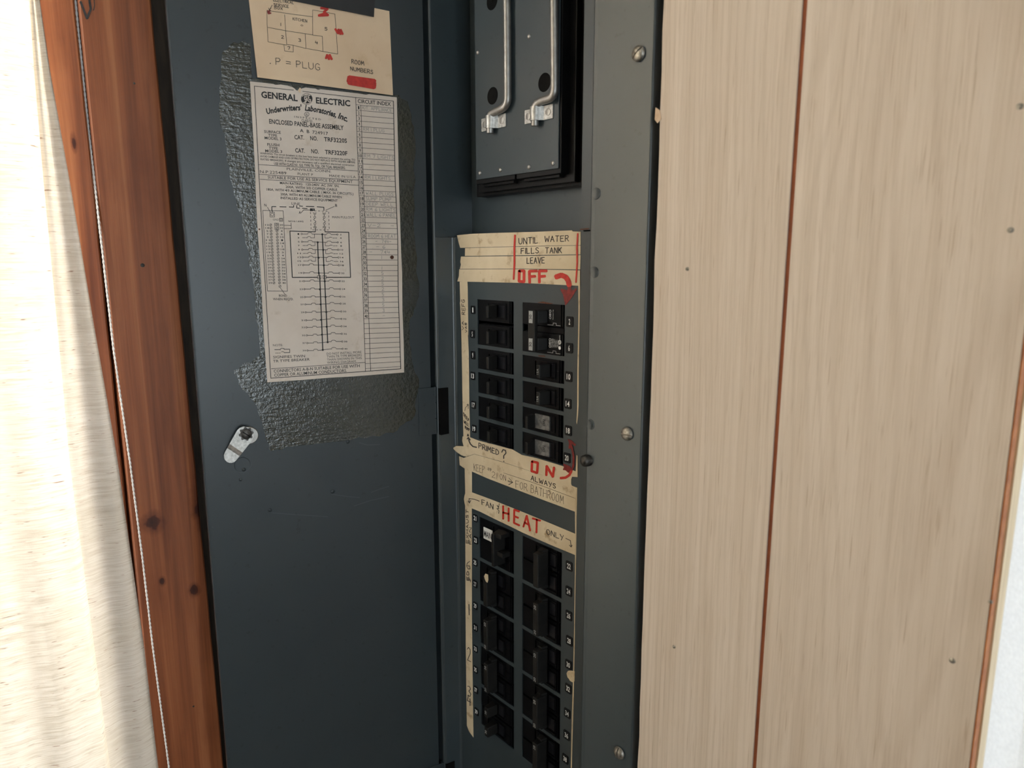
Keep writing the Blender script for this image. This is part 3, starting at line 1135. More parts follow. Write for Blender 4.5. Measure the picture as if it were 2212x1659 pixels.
sa = cw + DN * .0027
dd = (ew * .62 + ev * .78).normalized()
de = DN.cross(dd)
sv.add([sa + dd * .0040 + de * .0004, sa - dd * .0040 + de * .0004, sa - dd * .0040 - de * .0004, sa + dd * .0040 - de * .0004], [(0, 1, 2, 3)])
sv.build('latch_bolt_slot', M['dark_void'], door)
# pressed ring, dents and scratches in the paint
MB().lathe(dxy(343, 590, -.0003), DN, [(.0078, 0), (.0076, .0005), (.0072, .0005), (.0069, .00028), (.0001, .00028)], 28).build('pressed_ring', M['paint_door'], door, True)
for x, y, r in ((1140, 825, .0017), (585, 990, .0015), (355, 632, .0014), (1275, 385, .0016), (325, 720, .0012)):
    MB().lathe(dxy(x, y, -.0004), DN, [(r * 1.6, 0), (r * 1.2, .0007), (r * .5, .0011), (.0001, .0012)], 12).build('paint_blob', M['paint_door'], door, True)
for pts in ([(1130, 850), (1250, 868), (1380, 880)], [(1330, 955), (1480, 905), (1640, 870)], [(1480, 835), (1560, 805), (1640, 780)], [(600, 1015), (800, 1030), (1100, 1050)], [(1375, 395), (1450, 415), (1560, 410)], [(75, 1140), (84, 1146)]):
    sc_ = MB()
    stroke(sc_, DOOR, pts, 1.3, .00008, zn=K)
    sc_.build('scratch', M['paint'], door)
# dried glue around the label
gp = [(476, 180), (480, 115), (505, 90), (540, 92), (545, 170), (700, 190), (862, 205), (882, 225), (897, 300), (893, 480), (905, 640), (884, 700), (890, 780),
      (905, 830), (895, 900), (850, 935), (760, 950), (650, 962), (585, 975), (570, 930), (555, 880), (520, 835), (505, 800), (560, 770), (550, 640), (528, 500), (505, 420), (490, 330), (475, 250)]
gq = []
for i in range(len(gp)):
    gq += ragged(gp[i], gp[(i + 1) % len(gp)], 6, 3.0, i)[:-1]
g = MB()
cutout(g, DOOR, gq, .00016, .0002)
g.build('glue_residue', M['glue'], door, label='glossy olive smear of dried glue around the label')

# ---------------------------------------------------------------- main pullout
YP = -.005
PLP = Plane((0, YP, 0), (0, -1, 0))
pull = thing('main_pullout', (0.0635, UB - .0002, .1465), 'black fuse pullout block with grey face plate and two bent metal handles', 'fuse pullout')
b = MB()
b.box((-.0150, .0120, .1500), (.1420, UB - .0002, .43))
b.box((-.0040, .0060, .1530), (.1310, .0125, .43))
b.build('base', M['fuse_black'], pull, bevel=.0006)
for x0, x1 in ((.0045, .0622), (.0650, .1236)):
    b = MB().box((x0, -.0035, .1600), (x1, .0065, .42))
    b.box((x0 + .006, .0005, .1575), (x1 - .006, .0065, .1602))
    b.build('fuse_carrier', M['fuse_black'], pull, bevel=.0005)
pb = MB().box((.0063, YP, .1642), (.1217, YP + .0013, .415))
plate = pb.build('face_plate', M['paint'], pull, bevel=.0003)
for x, y in ((1064, 207), (1176, 178), (1063, 2)):
    c = PLP.at(x, y)
    MB().lathe(c + Vector((0, .0006, 0)), (0, -1, 0), [(.0078, 0), (.0078, .0007), (.0076, .0008), (.0001, .0008)], 28).build('hole', M['dark_void'], plate)
    MB().lathe(c + Vector((.0005, .0001, 0)), (0, -1, 0), [(.0011, 0), (.0011, .0005), (.0001, .0005)], 10).build('hole_pin', M['dark_void'], plate)
for x, y in ((1037, 374), (1081, 367), (1143, 361), (1195, 353), (1143, 79), (1032, 114)):
    c = PLP.at(x, y)
    MB().lathe(c, (0, -1, 0), [(.0021, -.0002), (.0021, .0003), (.0016, .0010), (.0008, .0013), (.0001, .0014)], 14).build('rivet', M['steel'], plate, True)
RODP = Plane((0, YP - .0045, 0), (0, -1, 0))


def smooth(pts, n=6):
    out_ = []
    for i in range(len(pts) - 1):
        p0, p1, p2, p3 = pts[max(i - 1, 0)], pts[i], pts[i + 1], pts[min(i + 2, len(pts) - 1)]
        for k in range(n):
            q = k / n
            out_.append(0.5 * ((2 * p1) + (p2 - p0) * q + (2 * p0 - 5 * p1 + 4 * p2 - p3) * q * q + (3 * p1 - p0 - 3 * p2 + p3) * q ** 3))
    return out_ + [pts[-1]]


for (cx_, cy_), path in (((1060, 267), ((1058.7, 288), (1059, 268), (1059, 254), (1062, 246), (1071, 241), (1082, 236), (1091, 229), (1096, 217), (1096.5, 195), (1096, 100), (1095, 0))),
                         ((1157, 249), ((1155.5, 272), (1156, 250), (1156, 234), (1159, 225), (1168, 219), (1180, 215), (1190, 211), (1196.5, 201), (1198, 180), (1197.5, 90), (1196.6, 0)))):
    c = PLP.at(cx_, cy_)
    rod = smooth([RODP.at(*q) for q in path])
    c.x = rod[6].x
    tp = rod[-1]
    rod += [Vector((tp.x, tp.y, .375)), Vector((tp.x - .004, tp.y, .385)), Vector((tp.x - .016, tp.y, .392)), Vector((tp.x - .022, tp.y + .001, .400))]
    MB().tube(rod, .0035, 16).build('handle', M['steel'], pull, True, label='bent galvanised rod handle')
    prof = [(-.0175, .0012), (-.0075, .0012), (-.0056, .0034)]
    for k in range(0, 9):
        a = math.pi * (1 - k / 8)
        prof.append((.0047 * math.cos(a), .0045 + .0044 * math.sin(a)))
    prof += [(.0056, .0034), (.0074, .0012), (.0185, .0012)]
    z0, z1 = c.z - .0058, c.z + .0058
    vs = []
    for (x, l) in prof:
        vs += [(c.x + x, YP - l, z0), (c.x + x, YP - l, z1), (c.x + x, YP - l + .0011, z0), (c.x + x, YP - l + .0011, z1)]
    fs = []
    m = len(prof)
    for i in range(m - 1):
        a = 4 * i
        fs += [(a, a + 4, a + 5, a + 1), (a + 2, a + 3, a + 7, a + 6), (a, a + 2, a + 6, a + 4), (a + 1, a + 5, a + 7, a + 3)]
    fs += [(0, 1, 3, 2), (4 * m - 4, 4 * m - 2, 4 * m - 1, 4 * m - 3)]
    MB().add(vs, fs).build('handle_clip', M['zinc'], pull, True)
    for sx in (-.0125, .0130):
        MB().lathe((c.x + sx, YP - .0012, (z0 + z1) / 2), (0, -1, 0), [(.0030, 0), (.0030, .0004), (.0025, .0006), (.0001, .0006)], 16).build('clip_rivet', M['steel'], pull, True)

# ================================================================== BREAKERS
EXU, EYU = (0, 0, 1), (-1, 0, 0)       # lettering that reads upwards


def handle_prism(base0, base1, tip0, tip1, z0, z1, ytip, yb=-.0016):
    a = [(base0, yb, z0), (tip0, ytip, z0), (tip1, ytip, z0), (base1, yb, z0)]
    b_ = [(x, y, z1) for x, y, _ in a]
    mb = MB()
    mb.add(a + b_, [(0, 1, 2, 3), (7, 6, 5, 4), (0, 4, 5, 1), (1, 5, 6, 2), (2, 6, 7, 3), (3, 7, 4, 0)])
    return mb


def pole_body(mb, z0, z1, W_, hx0=.018, hx1=.046):
    """face of one pole: recessed floor, raised field, slot surround, end ridge"""
    mb.box((.0006, .0030, z0), (W_ - .0006, .0110, z1))
    mb.box((.0010, .0004, z0 + .0007), (W_ - .0068, .0031, z1 - .0007))
    mb.box((W_ - .0056, .0008, z0 + .0007), (W_ - .0046, .0031, z1 - .0007))
    mb.box((hx0, -.0010, z0 + .0035), (hx1, .0005, z0 + .0045))
    mb.box((hx0, -.0010, z1 - .0045), (hx1, .0005, z1 - .0035))
    mb.box((hx0, -.0010, z0 + .0045), (hx0 + .0008, .0005, z1 - .0045))
    mb.box((hx1 - .0008, -.0010, z0 + .0045), (hx1, .0005, z1 - .0045))
    mb.box((hx1 + .001, -.0001, (z0 + z1) / 2 - .0002), (W_ - .0066, .0005, (z0 + z1) / 2 + .0002))


def place(root, x, z):
    root.location = (x, 0, z)


def single(num, x0, zb, tip, base, ramp, txt, label):
    t_ = thing('circuit_breaker', (0, 0, 0), label, 'circuit breaker', 'single-pole breakers in the upper rows')
    W_ = .0570 if num % 2 else .0568
    mb = MB()
    pole_body(mb, -.0006, .0222, W_)
    mb.build('body', M['black_plastic'], t_, bevel=.0004)
    h = handle_prism(base[0], base[1], tip[0], tip[1], .0047, .0172, -.0135)
    h.build('handle', M['handle_plastic'], t_, bevel=.0007)
    rp = MB()
    if ramp:
        x1 = tip[1] + .0165
        rp.add([(base[1], -.0026, .0040), (x1, -.0010, .0040), (x1, -.0010, .0180), (base[1], -.0026, .0180),
                (base[1], .0004, .0040), (x1, .0004, .0040), (x1, .0004, .0180), (base[1], .0004, .0180)],
               [(0, 1, 2, 3), (7, 6, 5, 4), (0, 4, 5, 1), (2, 6, 7, 3), (1, 5, 6, 2), (0, 3, 7, 4)])
        rp.build('handle_ramp', M['ramp_grey'], t_, label='grey ramp beside the handle')
        tx = MB()
        type_local(tx, 'ON', ((base[1] + x1) / 2 + .003, -.0021, .011), EXU, EYU, .0030)
        tx.build('lettering', M['plate_black'], t_)
        tx = MB()
        type_local(tx, '15', (base[0] - .0022 + .0006, -.0002 + .0004, .0105), EXU, EYU, .0030)
        tx.build('rating', M['white_ink'], t_)
    else:
        x1 = min(tip[1] + .0095, .0450)
        rp.box((base[1], -.0004, .0050), (x1, .0004, .0168))
        rp.build('handle_ramp', M['ramp_dark'], t_)
        if txt:
            tx = MB()
            type_local(tx, txt[0], (txt[1], txt[2], .0108), EXU, EYU, .0026)
            tx.build('rating', M['grey_ink'], t_)
    place(t_, x0, zb)
    return t_


ORD = ['topmost', 'second', 'third', 'fourth', 'fifth', 'lowest']
S_L = ((.0305, .0345), (.0262, .0335))
for num, k in ((1, -1), (5, 0), (9, 1), (13, 2), (17, 3), (19, 4)):
    dzz = -.0004
    single(num, LW[0], -P1 * k + dzz, S_L[0], S_L[1], False, ('15', .0186, -.0012) if num == 5 else None,
           '%s single-pole breaker in the upper left column, beside plate %d' % (ORD[k + 1], num))
for num, k in ((10, 1), (14, 2)):
    single(num, RW[0], -P1 * k, (.0338, .0384), (.0305, .0405), False, ('15A', .0361, -.0137), '%s of two single-pole breakers with faint-lettered handles, beside plate %d' % (('upper', 'lower')[k - 1], num))
for num, k in ((18, 3), (20, 4)):
    single(num, RW[0], -P1 * k, (.0188, .0224), (.0150, .0208), True, None, '%s of two single-pole breakers with shiny grey ramps, beside plate %d' % (('upper', 'lower')[k - 3], num))

# the double-pole 30-ampere breaker
t_ = thing('double_pole_breaker', (0, 0, 0), 'double-pole black breaker with printed tie bar, left of number plates 2 and 6', 'circuit breaker')
mb = MB()
W_ = .0568
for z0, z1 in ((.0255, .0472), (-.0006, .0200)):
    mb.box((.0006, .0022, z0), (W_ - .0006, .011, z1))
    mb.box((.0006, -.0004, z0 + .0006), (W_ - .0046, .0024, z1 - .0006))
    mb.box((W_ - .0038, .0003, z0 + .0006), (W_ - .0024, .0024, z1 - .0006))
mb.box((.012, .0012, .0200), (W_ - .002, .011, .0255))
mb.build('body', M['black_plastic'], t_, bevel=.0004)
for z0, z1 in ((.0290, .0405), (.0040, .0155)):
    handle_prism(.0200, .0350, .0225, .0320, z0, z1, -.0100, -.0003).build('handle', M['handle_plastic'], t_, bevel=.0006)
MB().box((.0222, -.0136, .0032), (.0316, -.0095, .0412)).build('tie_bar', M['handle_plastic'], t_, bevel=.0008, label='black tie bar with two grey rating plates')
for zc in (.0348, .0096):
    rp = MB().box((.0243, -.0141, zc - .0055), (.0292, -.0130, zc + .0055)).build('rating_plate', M['grey_label'], t_)
    nb = MB()
    type_local(nb, '30', (.0268, -.0143, zc), EXU, EYU, .0034, bold=.01)
    nb.build('rating', M['black_ink'], rp)
tx = MB()
for zc in (.0372, .0110):
    type_local(tx, 'Off/O', (.0385, -.0006, zc), EXU, EYU, .0027, .0085)
type_local(tx, 'Common Trip', (.0422, -.0006, .0372), EXU, EYU, .0010, .0090)
for i, s in enumerate(('Circuit Breaker', 'Type BR230', 'Type HACR', '120/240V~', 'CU/AL', '60/75C', '2 Pole', 'LR')):
    type_local(tx, s, (.0408 + .0016 * i, -.0006, .0112), EXU, EYU, .0009, .0085 - .0004 * i)
for x, z, w in ((.0185, .0370, .007), (.0185, .0110, .007)):
    type_local(tx, 'On', (x - .001, -.0006, z), EXU, EYU, .0024, w * .7)
for zz in (.0263, .0008):
    for a, b_ in (((.0350, zz + .0012), (.0425, zz + .0012)), ((.0425, zz + .0032), (.0465, zz + .0032)), ((.0465, zz + .0012), (.0520, zz + .0008))):
        tx.box((a[0], -.0006, a[1]), (b_[0], -.0005, a[1] + .00022))
    tx.box((.0424, -.0006, zz + .0012), (.0426, -.0005, zz + .0033))
    tx.box((.0464, -.0006, zz + .0012), (.0466, -.0005, zz + .0033))
for k in range(16):
    a, b_ = 2 * math.pi * k / 16, 2 * math.pi * (k + 1) / 16
    q = [(.0512 + r * math.cos(w), -.0006, .0128 + r * math.sin(w)) for r, w in ((.0020, a), (.0020, b_), (.0015, b_), (.0015, a))]
    tx.add(q, [(0, 1, 2, 3)])
tx.add([(.0512 + .0016 * math.cos(2 * math.pi * k / 12), -.0006, .0075 + .0016 * math.sin(2 * math.pi * k / 12)) for k in range(12)], [tuple(range(12))])
type_local(tx, 'UL', (.0512, -.0007, .0128), EXU, EYU, .0016)
type_local(tx, 'LISTED', (.0512, -.0006, .0172), EXU, EYU, .0010, .0040)
tx.build('lettering', M['white_ink'], t_)
place(t_, RW[0], 0)


def double(numa, numb, x0, zb, tip, split=False, txt=('20', '20'), extra=None, label=''):
    t_ = thing('double_pole_breaker', (0, 0, 0), label, 'circuit breaker', 'double-pole breakers in the lower rows')
    W_ = .0570 if numa % 2 else .0568
    mb = MB()
    pole_body(mb, .0240, .0476, W_, tip[0] - .012, tip[1] + .012)
    pole_body(mb, -.0006, .0230, W_, tip[0] - .012, tip[1] + .012)
    mb.build('body', M['black_plastic'], t_, bevel=.0004)
    zs_ = ((.0060, .0180), (.0295, .0415)) if split else ((.0085, .0432),)
    for z0, z1 in zs_:
        y_t = -.0150
        h = handle_prism(tip[0] - .0025, tip[1] + .0010, tip[0], tip[1], z0, z1, y_t)
        h = h.build('handle', M['handle_plastic'], t_, bevel=.0010)
    if not split:
        for z0, z1 in ((.0060, .0085), (.0432, .0452)):
            handle_prism(tip[0] - .0020, tip[1] + .0005, tip[0] + .0005, tip[1] - .0010, z0 - .0002, z1 + .0002, -.0080).build('handle_shoulder', M['handle_plastic'], t_)
    tx = MB()
    for zc, s in zip((.0125, .0385) if not split else (.0120, .0355), txt):
        if s:
            type_local(tx, s, ((tip[0] + tip[1]) / 2, -.0153, zc), EXU, EYU, .0030, .0045, bold=.01)
    if tx.v:
        tx.build('rating', M['grey_ink'], t_)
    rp = MB()
    for z0 in (.0030, .0265):
        rp.box((tip[1] + .0015, -.0003, z0 + .0030), (tip[1] + .0095, .0004, z0 + .0150))
    rp.build('handle_ramp', M['ramp_dark'], t_)
    place(t_, x0, zb)
    return t_


RT, LT = (.0322, .0392), (.0240, .0302)
for k in range(5):
    zb = -.2350 - .0508 * k
    a, b_ = 22 + 4 * k, 24 + 4 * k
    double(a, b_, RW[0], zb, RT, txt=(None, None) if k == 0 else ('20', '20'), label='%s double-pole breaker in the lower right column, beside plates %d and %d' % ((ORD[:4] + ['lowest'])[k], a, b_))
for k in range(1, 5):
    zb = -.2350 - .0508 * k
    a, b_ = 21 + 4 * k, 23 + 4 * k
    double(a, b_, LW[0], zb, LT, split=(k == 4), txt=(None, None) if k == 1 else ('20', '20'),
           label='%s double-pole breaker in the lower left column, beside plates %d and %d' % ((ORD[:4] + ['lowest'])[k], a, b_))
# breaker 21/23 with the tall handle and the white sticker
t_ = thing('double_pole_breaker', (0, 0, 0), 'double-pole black breaker with a white sticker, right of number plates 21 and 23', 'circuit breaker')
mb = MB()
pole_body(mb, .0240, .0476, .0570, .024, .044)
pole_body(mb, -.0006, .0230, .0570, .024, .044)
mb.box((.0010, -.0012, .0225), (.0500, .0004, .0245))
mb.build('body', M['black_plastic'], t_, bevel=.0004)
h = handle_prism(.0345, .0450, .0405, .0440, .0085, .0440, -.0165)
h.box((.0400, -.0135, .0400), (.0520, -.0012, .0448))
h.box((.0400, -.0120, .0190), (.0530, -.0012, .0245))
h.build('handle', M['handle_plastic'], t_, bevel=.0009, label='tall black bridged handle')
s0 = MB().box((.0095, -.0024, .0255), (.0245, -.0012, .0385))
s0 = s0.build('sticker', M['white_ink'], t_, bevel=.0005, label='small white sticker with black letters')
nb = MB()
type_local(nb, 'MAIN', (.0172, -.0026, .0318), (1, 0, 0), (0, 0, 1), .0068, .0125, bold=.01)
nb.build('lettering', M['black_ink'], s0)
place(t_, LW[0], -.2350)

# ================================================================== MASKING TAPE
E_ = zone(920, 380, 520 / 2212)
S_ = 340 / 2212
F_ = zone(960, 620, S_)
G_ = zone(960, 820, S_)
H_ = zone(960, 980, S_)
I_ = zone(960, 1180, S_)
J_ = zone(960, 1404, S_)


def tape(zn, pts, lift, label, lifts=None, name='masking_tape'):
    mb = MB()
    q = []
    for p_ in pts:
        q.append(zn(*p_))
    cutout(mb, COVER, q, lift, .00014, lifts=lifts)
    o = mb.build(name, M['tape'])
    o['category'] = 'tape'
    o['label'] = label
    o['group'] = 'masking tape on the breaker panel'
    return o


def writing(o, fn, mat='pen', name='handwriting'):
    mb = MB()
    fn(mb)
    mb.build(name, M[mat], o)


# long vertical strip left of the upper breakers and thin strip on the right
tv = tape(F_, [(214, -75), (322, -78), (326, 0), (332, 400), (335, 660), (330, 690), (340, 900), (346, 1300), (350, 1659), (360, 2110), (365, 2260), (270, 2230), (262, 1900), (255, 1659), (245, 1000), (236, 600), (220, 250), (216, 230), (222, 200)], .00022,
          'vertical masking tape strip left of the upper breakers with sideways writing')


def f(mb):
    hand(mb, COVER, F_, 'REFG', (292, 392), (282, 180), 45, 7, .0005, .2, fixed_up=(-1, -.12))
    hand(mb, COVER, F_, 'VA', (270, 605), (268, 480), 22, 7, .0005, .2, fixed_up=(-1, -.1))
    hand(mb, COVER, F_, 'VA5', (318, 640), (312, 505), 24, 7, .0005, .2, fixed_up=(-1, -.1))
    hand(mb, COVER, G_, 'DEEP', (268, 505), (345, 600), 45, 6, .0005, .2)
    hand(mb, COVER, G_, 'WELL', (275, 610), (345, 665), 42, 6, .0005, .2)
    hand(mb, COVER, G_, 'PUMP', (288, 690), (352, 730), 42, 6, .0005, .2)
    stroke(mb, COVER, [(285, 440), (295, 395), (330, 360), (325, 340)], 1.0, .0005, zn=G_)
    stroke(mb, COVER, [(312, 355), (335, 350), (335, 410)], 1.0, .0005, zn=G_)
    stroke(mb, COVER, [(322, 790), (340, 792), (330, 765), (322, 790)], 2.0, .0005, zn=G_)


writing(tv, f)
tape(F_, [(1880, -95), (1906, -95), (1905, 0), (1900, 400), (1896, 640), (1888, 1000), (1885, 1659), (1876, 1810), (1862, 1930), (1855, 1900), (1866, 1700), (1868, 1200), (1880, 640), (1884, 300)], .0002,
     'hair-thin masking tape edge right of the upper breakers')
tape(H_, [(1858, 480), (1866, 490), (1856, 900), (1852, 1300), (1846, 1659), (1838, 2000), (1832, 2600), (1824, 3000), (1818, 3400), (1800, 4000), (1790, 4420), (1775, 4420), (1790, 3700), (1812, 3000), (1826, 2200), (1834, 1659), (1838, 1200), (1834, 800)], .0002,
     'hair-thin masking tape edge right of the lower breakers')
# four strips above the breakers
t1 = tape(E_, [(285, 545), (420, 532), (700, 522), (1000, 514), (1340, 500), (1348, 510), (1421, 512), (1421, 636), (1000, 644), (700, 650), (360, 660), (315, 661), (300, 610)], .00042, 'topmost masking tape strip, lettered UNTIL WATER')
t2 = tape(E_, [(360, 664), (700, 654), (1000, 648), (1421, 640), (1420, 720), (900, 730), (358, 735)], .00030, 'second masking tape strip from the top, lettered FILLS TANK')
t3 = tape(E_, [(322, 741), (900, 737), (1421, 727), (1418, 860), (900, 852), (312, 854), (322, 815), (316, 790)], .00042, 'third masking tape strip from the top, lettered LEAVE')
t4 = tape(E_, [(306, 858), (900, 857), (1416, 868), (1416, 1010), (900, 984), (288, 970), (303, 920)], .00056, 'fourth masking tape strip from the top, lettered OFF in red')
writing(t1, lambda mb: (hand(mb, COVER, E_, 'UNTIL', (852, 628), (1028, 618), 56, 7, .0006), hand(mb, COVER, E_, 'WATER', (1092, 606), (1312, 600), 52, 7, .0006)))
writing(t2, lambda mb: (hand(mb, COVER, E_, 'FILLS', (874, 716), (1035, 710), 52, 7, .0006), hand(mb, COVER, E_, 'TANK', (1098, 712), (1248, 708), 52, 7, .0006)))
writing(t3, lambda mb: hand(mb, COVER, E_, 'LEAVE', (928, 806), (1090, 802), 54, 7, .0006))
E_S = 520 / 2212


def f(mb):
    hand(mb, COVER, E_, 'FF', (952, 980), (1108, 980), 108, 26, .00075, .6)
    stroke(mb, COVER, [(858, 872), (856, 970), (900, 972), (902, 872)], 26 * E_S, .00075, True, .3, E_)
    stroke(mb, COVER, [(818, 545), (812, 660), (814, 800), (806, 950)], 17 * E_S, .00075, False, .2, E_)
    stroke(mb, COVER, [(1395, 530), (1388, 660), (1390, 800), (1378, 978)], 15 * E_S, .00075, False, .2, E_)
    stroke(mb, COVER, [(1195, 930), (1245, 912), (1285, 930), (1308, 965), (1318, 1005)], 48 * E_S, .00075, False, .2, E_)


writing(t4, f, 'red', 'red_lettering')


def f(mb):
    cutout(mb, COVER, [(1304, 1000), (1332, 1000), (1336, 1040), (1352, 1052), (1378, 1030), (1386, 1045), (1345, 1110), (1300, 1172), (1280, 1190), (1272, 1150), (1260, 1090), (1236, 1050), (1240, 1035), (1268, 1042), (1300, 1050)], .0003, .0001, zn=E_)


writing(t4, f, 'dark_red', 'arrow_head')
# middle strips
m1 = tape(G_, [(255, 798), (365, 812), (480, 858), (800, 940), (962, 985), (1085, 1058), (1300, 1105), (1650, 1212), (1845, 1290), (1858, 1060), (1870, 1075), (1872, 1370), (1795, 1365), (1782, 1400), (1780, 1470), (1400, 1350), (800, 1150), (420, 1045), (300, 1085), (270, 1050), (270, 940), (250, 860)], .00048,
          'masking tape strip below the upper breakers, lettered PRIMED? and ON')
mb = MB()
cutout(mb, COVER, [(285, 938), (285, 1080), (235, 1062), (160, 1010), (118, 962), (165, 932)], .00055, .00014, zn=G_, lifts=[0, 0, .0008, .0024, .0042, .002])
mb.build('curled_end', M['tape'], m1, label='curled loose end of the tape strip')



def f(mb):
    hand(mb, COVER, G_, 'PRIMED', (482, 962), (762, 1062), 72, 11, .0007, .2)
    hand(mb, COVER, G_, '?', (806, 1150), (864, 1160), 170, 15, .0007, .2)
    stroke(mb, COVER, [(452, 952), (400, 940), (365, 905), (345, 860), (338, 820)], 2.6, .0007, zn=G_)
    stroke(mb, COVER, [(318, 835), (338, 812), (362, 850)], 2.2, .0007, zn=G_)


writing(m1, f)


def f(mb):
    stroke(mb, COVER, [(1232, 1150), (1226, 1285), (1300, 1312), (1312, 1170)], 34 * S_, .0007, True, .3, G_)
    stroke(mb, COVER, [(1432, 1345), (1438, 1215), (1525, 1365), (1540, 1235)], 34 * S_, .0007, False, .3, G_)
    stroke(mb, COVER, [(1630, 1382), (1700, 1380), (1755, 1345), (1785, 1290)], 36 * S_, .0007, False, .3, G_)


writing(m1, f, 'red', 'red_lettering')


def f(mb):
    stroke(mb, COVER, [(1785, 1290), (1812, 1200), (1815, 1080), (1790, 960), (1770, 900)], 28 * S_, .0006, False, .3, G_)
    cutout(mb, COVER, [(1732, 835), (1780, 850), (1850, 915), (1830, 935), (1790, 905), (1770, 975), (1745, 965), (1750, 890)], .0004, .0001, zn=G_)
    cutout(mb, COVER, [(1668, 1180), (1720, 1200), (1770, 1220), (1790, 1300), (1740, 1310), (1700, 1275), (1662, 1270), (1680, 1230)], .0006, .0001, zn=G_)


writing(m1, f, 'dark_red', 'red_arrow')
m2 = tape(H_, [(205, 35), (270, 60), (420, 8), (800, 115), (1400, 310), (1782, 425), (1790, 450), (1866, 480), (1842, 640), (1842, 818), (1400, 655), (1000, 500), (600, 345), (385, 250), (385, 215), (285, 210), (215, 160)], .00034,
          'lowest middle masking tape strip, lettered ALWAYS and FOR BATHROOM')


def f(mb):
    hand(mb, COVER, H_, 'ALWAYS', (1216, 372), (1562, 492), 66, 9, .00066, .2)


writing(m2, f)


def f(mb):
    hand(mb, COVER, H_, 'KEEP', (415, 240), (560, 275), 98, 5, .0005, .3)
    hand(mb, COVER, H_, '#', (600, 235), (665, 255), 50, 5, .0005, .3)
    hand(mb, COVER, H_, '21', (668, 330), (738, 352), 82, 5, .0005, .3)
    hand(mb, COVER, H_, 'ON', (780, 358), (862, 385), 80, 5, .0005, .3)
    stroke(mb, COVER, [(890, 375), (955, 402)], .9, .0005, zn=H_)
    stroke(mb, COVER, [(890, 390), (955, 408), (900, 435)], .9, .0005, zn=H_)
    stroke(mb, COVER, [(905, 340), (962, 405), (905, 438)], .9, .0005, zn=H_)
    hand(mb, COVER, H_, 'FOR', (1002, 475), (1165, 530), 100, 5, .0005, .3)
    hand(mb, COVER, H_, 'BATHROOM', (1215, 545), (1672, 710), 112, 5, .0005, .3)
    stroke(mb, COVER, [(830, 270), (1300, 425), (1838, 628)], .7, .0005, zn=H_)


writing(m2, f, 'pen', 'pencil_writing')
# vertical strip left of the lower breakers
lvt = tape(H_, [(285, 205), (385, 212), (386, 550), (384, 800), (386, 1300), (385, 2200), (392, 2800), (398, 3300), (404, 3800), (408, 3990), (345, 3900), (315, 3820), (308, 3300), (300, 2700), (296, 2000), (294, 1300), (292, 800), (292, 540)], .0002,
           'vertical masking tape strip left of the lower breakers with sideways writing')


def f(mb):
    hand(mb, COVER, H_, 'EXHAUST', (340, 1260), (335, 790), 34, 7, .0005, .3, fixed_up=(-1, -.1))
    hand(mb, COVER, H_, 'FAN', (382, 1275), (378, 1040), 34, 7, .0005, .3, fixed_up=(-1, -.1))
    hand(mb, COVER, I_, '6', (310, 312), (362, 332), 120, 8, .0005, .2)
    hand(mb, COVER, I_, 'ED', (345, 480), (345, 355), 32, 9, .0005, .3, fixed_up=(-1, -.1))
    hand(mb, COVER, I_, '4', (350, 500), (372, 510), 50, 7, .0005, .3)
    hand(mb, COVER, I_, '1', (346, 965), (348, 966), 150, 12, .0005, .2)
    hand(mb, COVER, I_, '2', (322, 1600), (374, 1630), 190, 9, .0005, .2)
    hand(mb, COVER, J_, '3', (326, 640), (372, 665), 140, 9, .0005, .2)
    hand(mb, COVER, J_, '4', (322, 760), (372, 790), 120, 11, .0005, .2)


writing(lvt, f)
ht = tape(H_, [(300, 535), (390, 545), (700, 660), (1100, 820), (1500, 985), (1842, 1128), (1836, 1424), (1500, 1285), (1100, 1110), (970, 1045), (700, 915), (500, 815), (385, 768), (300, 760), (285, 705), (274, 640), (282, 590)], .00042,
          'masking tape strip above the lower breakers, lettered HEAT in red')


def f(mb):
    hand(mb, COVER, H_, 'FAN', (525, 715), (685, 782), 72, 9, .0006, .3)
    hand(mb, COVER, H_, '&', (730, 815), (770, 830), 130, 8, .0006, .2)
    stroke(mb, COVER, [(490, 668), (420, 640), (345, 632), (350, 690)], 1.4, .0006, zn=H_)
    stroke(mb, COVER, [(332, 660), (350, 695), (372, 655)], 1.4, .0006, zn=H_)


writing(ht, f)


def f(mb):
    hand(mb, COVER, H_, 'ONLY', (1435, 1130), (1672, 1220), 72, 9, .0006, .3)
    stroke(mb, COVER, [(1705, 1190), (1772, 1222), (1780, 1305)], 1.4, .0006, zn=H_)
    stroke(mb, COVER, [(1755, 1285), (1780, 1312), (1795, 1285)], 1.4, .0006, zn=H_)


writing(ht, f)


def f(mb):
    for s, x0, y0, x1, y1, h in (('H', 822, 918, 905, 948, 185), ('E', 980, 975, 1052, 1008, 190), ('A', 1112, 1028, 1206, 1080, 185), ('T', 1240, 1095, 1350, 1130, 190)):
        hand(mb, COVER, H_, s, (x0, y0), (x1, y1), h, 27, .0006, .5)


writing(ht, f, 'red', 'red_lettering')
tape(J_, [(1716, 330), (1735, 295), (1770, 290), (1830, 300), (1828, 440), (1800, 455), (1765, 435), (1745, 400), (1730, 385)], .0003, 'small torn tape scrap between number plates 30 and 32')
# scrap of tape on the tie bar of breaker 25/27
BARP = Plane((0, -.0151, 0), (0, -1, 0))
mb = MB()
cutout(mb, BARP, [(558, 420), (575, 385), (612, 400), (616, 470), (606, 512), (590, 505), (575, 480), (565, 455)], .0003, .00025, zn=I_)
o = mb.build('masking_tape', M['tape'])
tag(o, 'tiny torn tape scrap on the handle beside plate 27', 'tape', 'masking tape on the breaker panel')

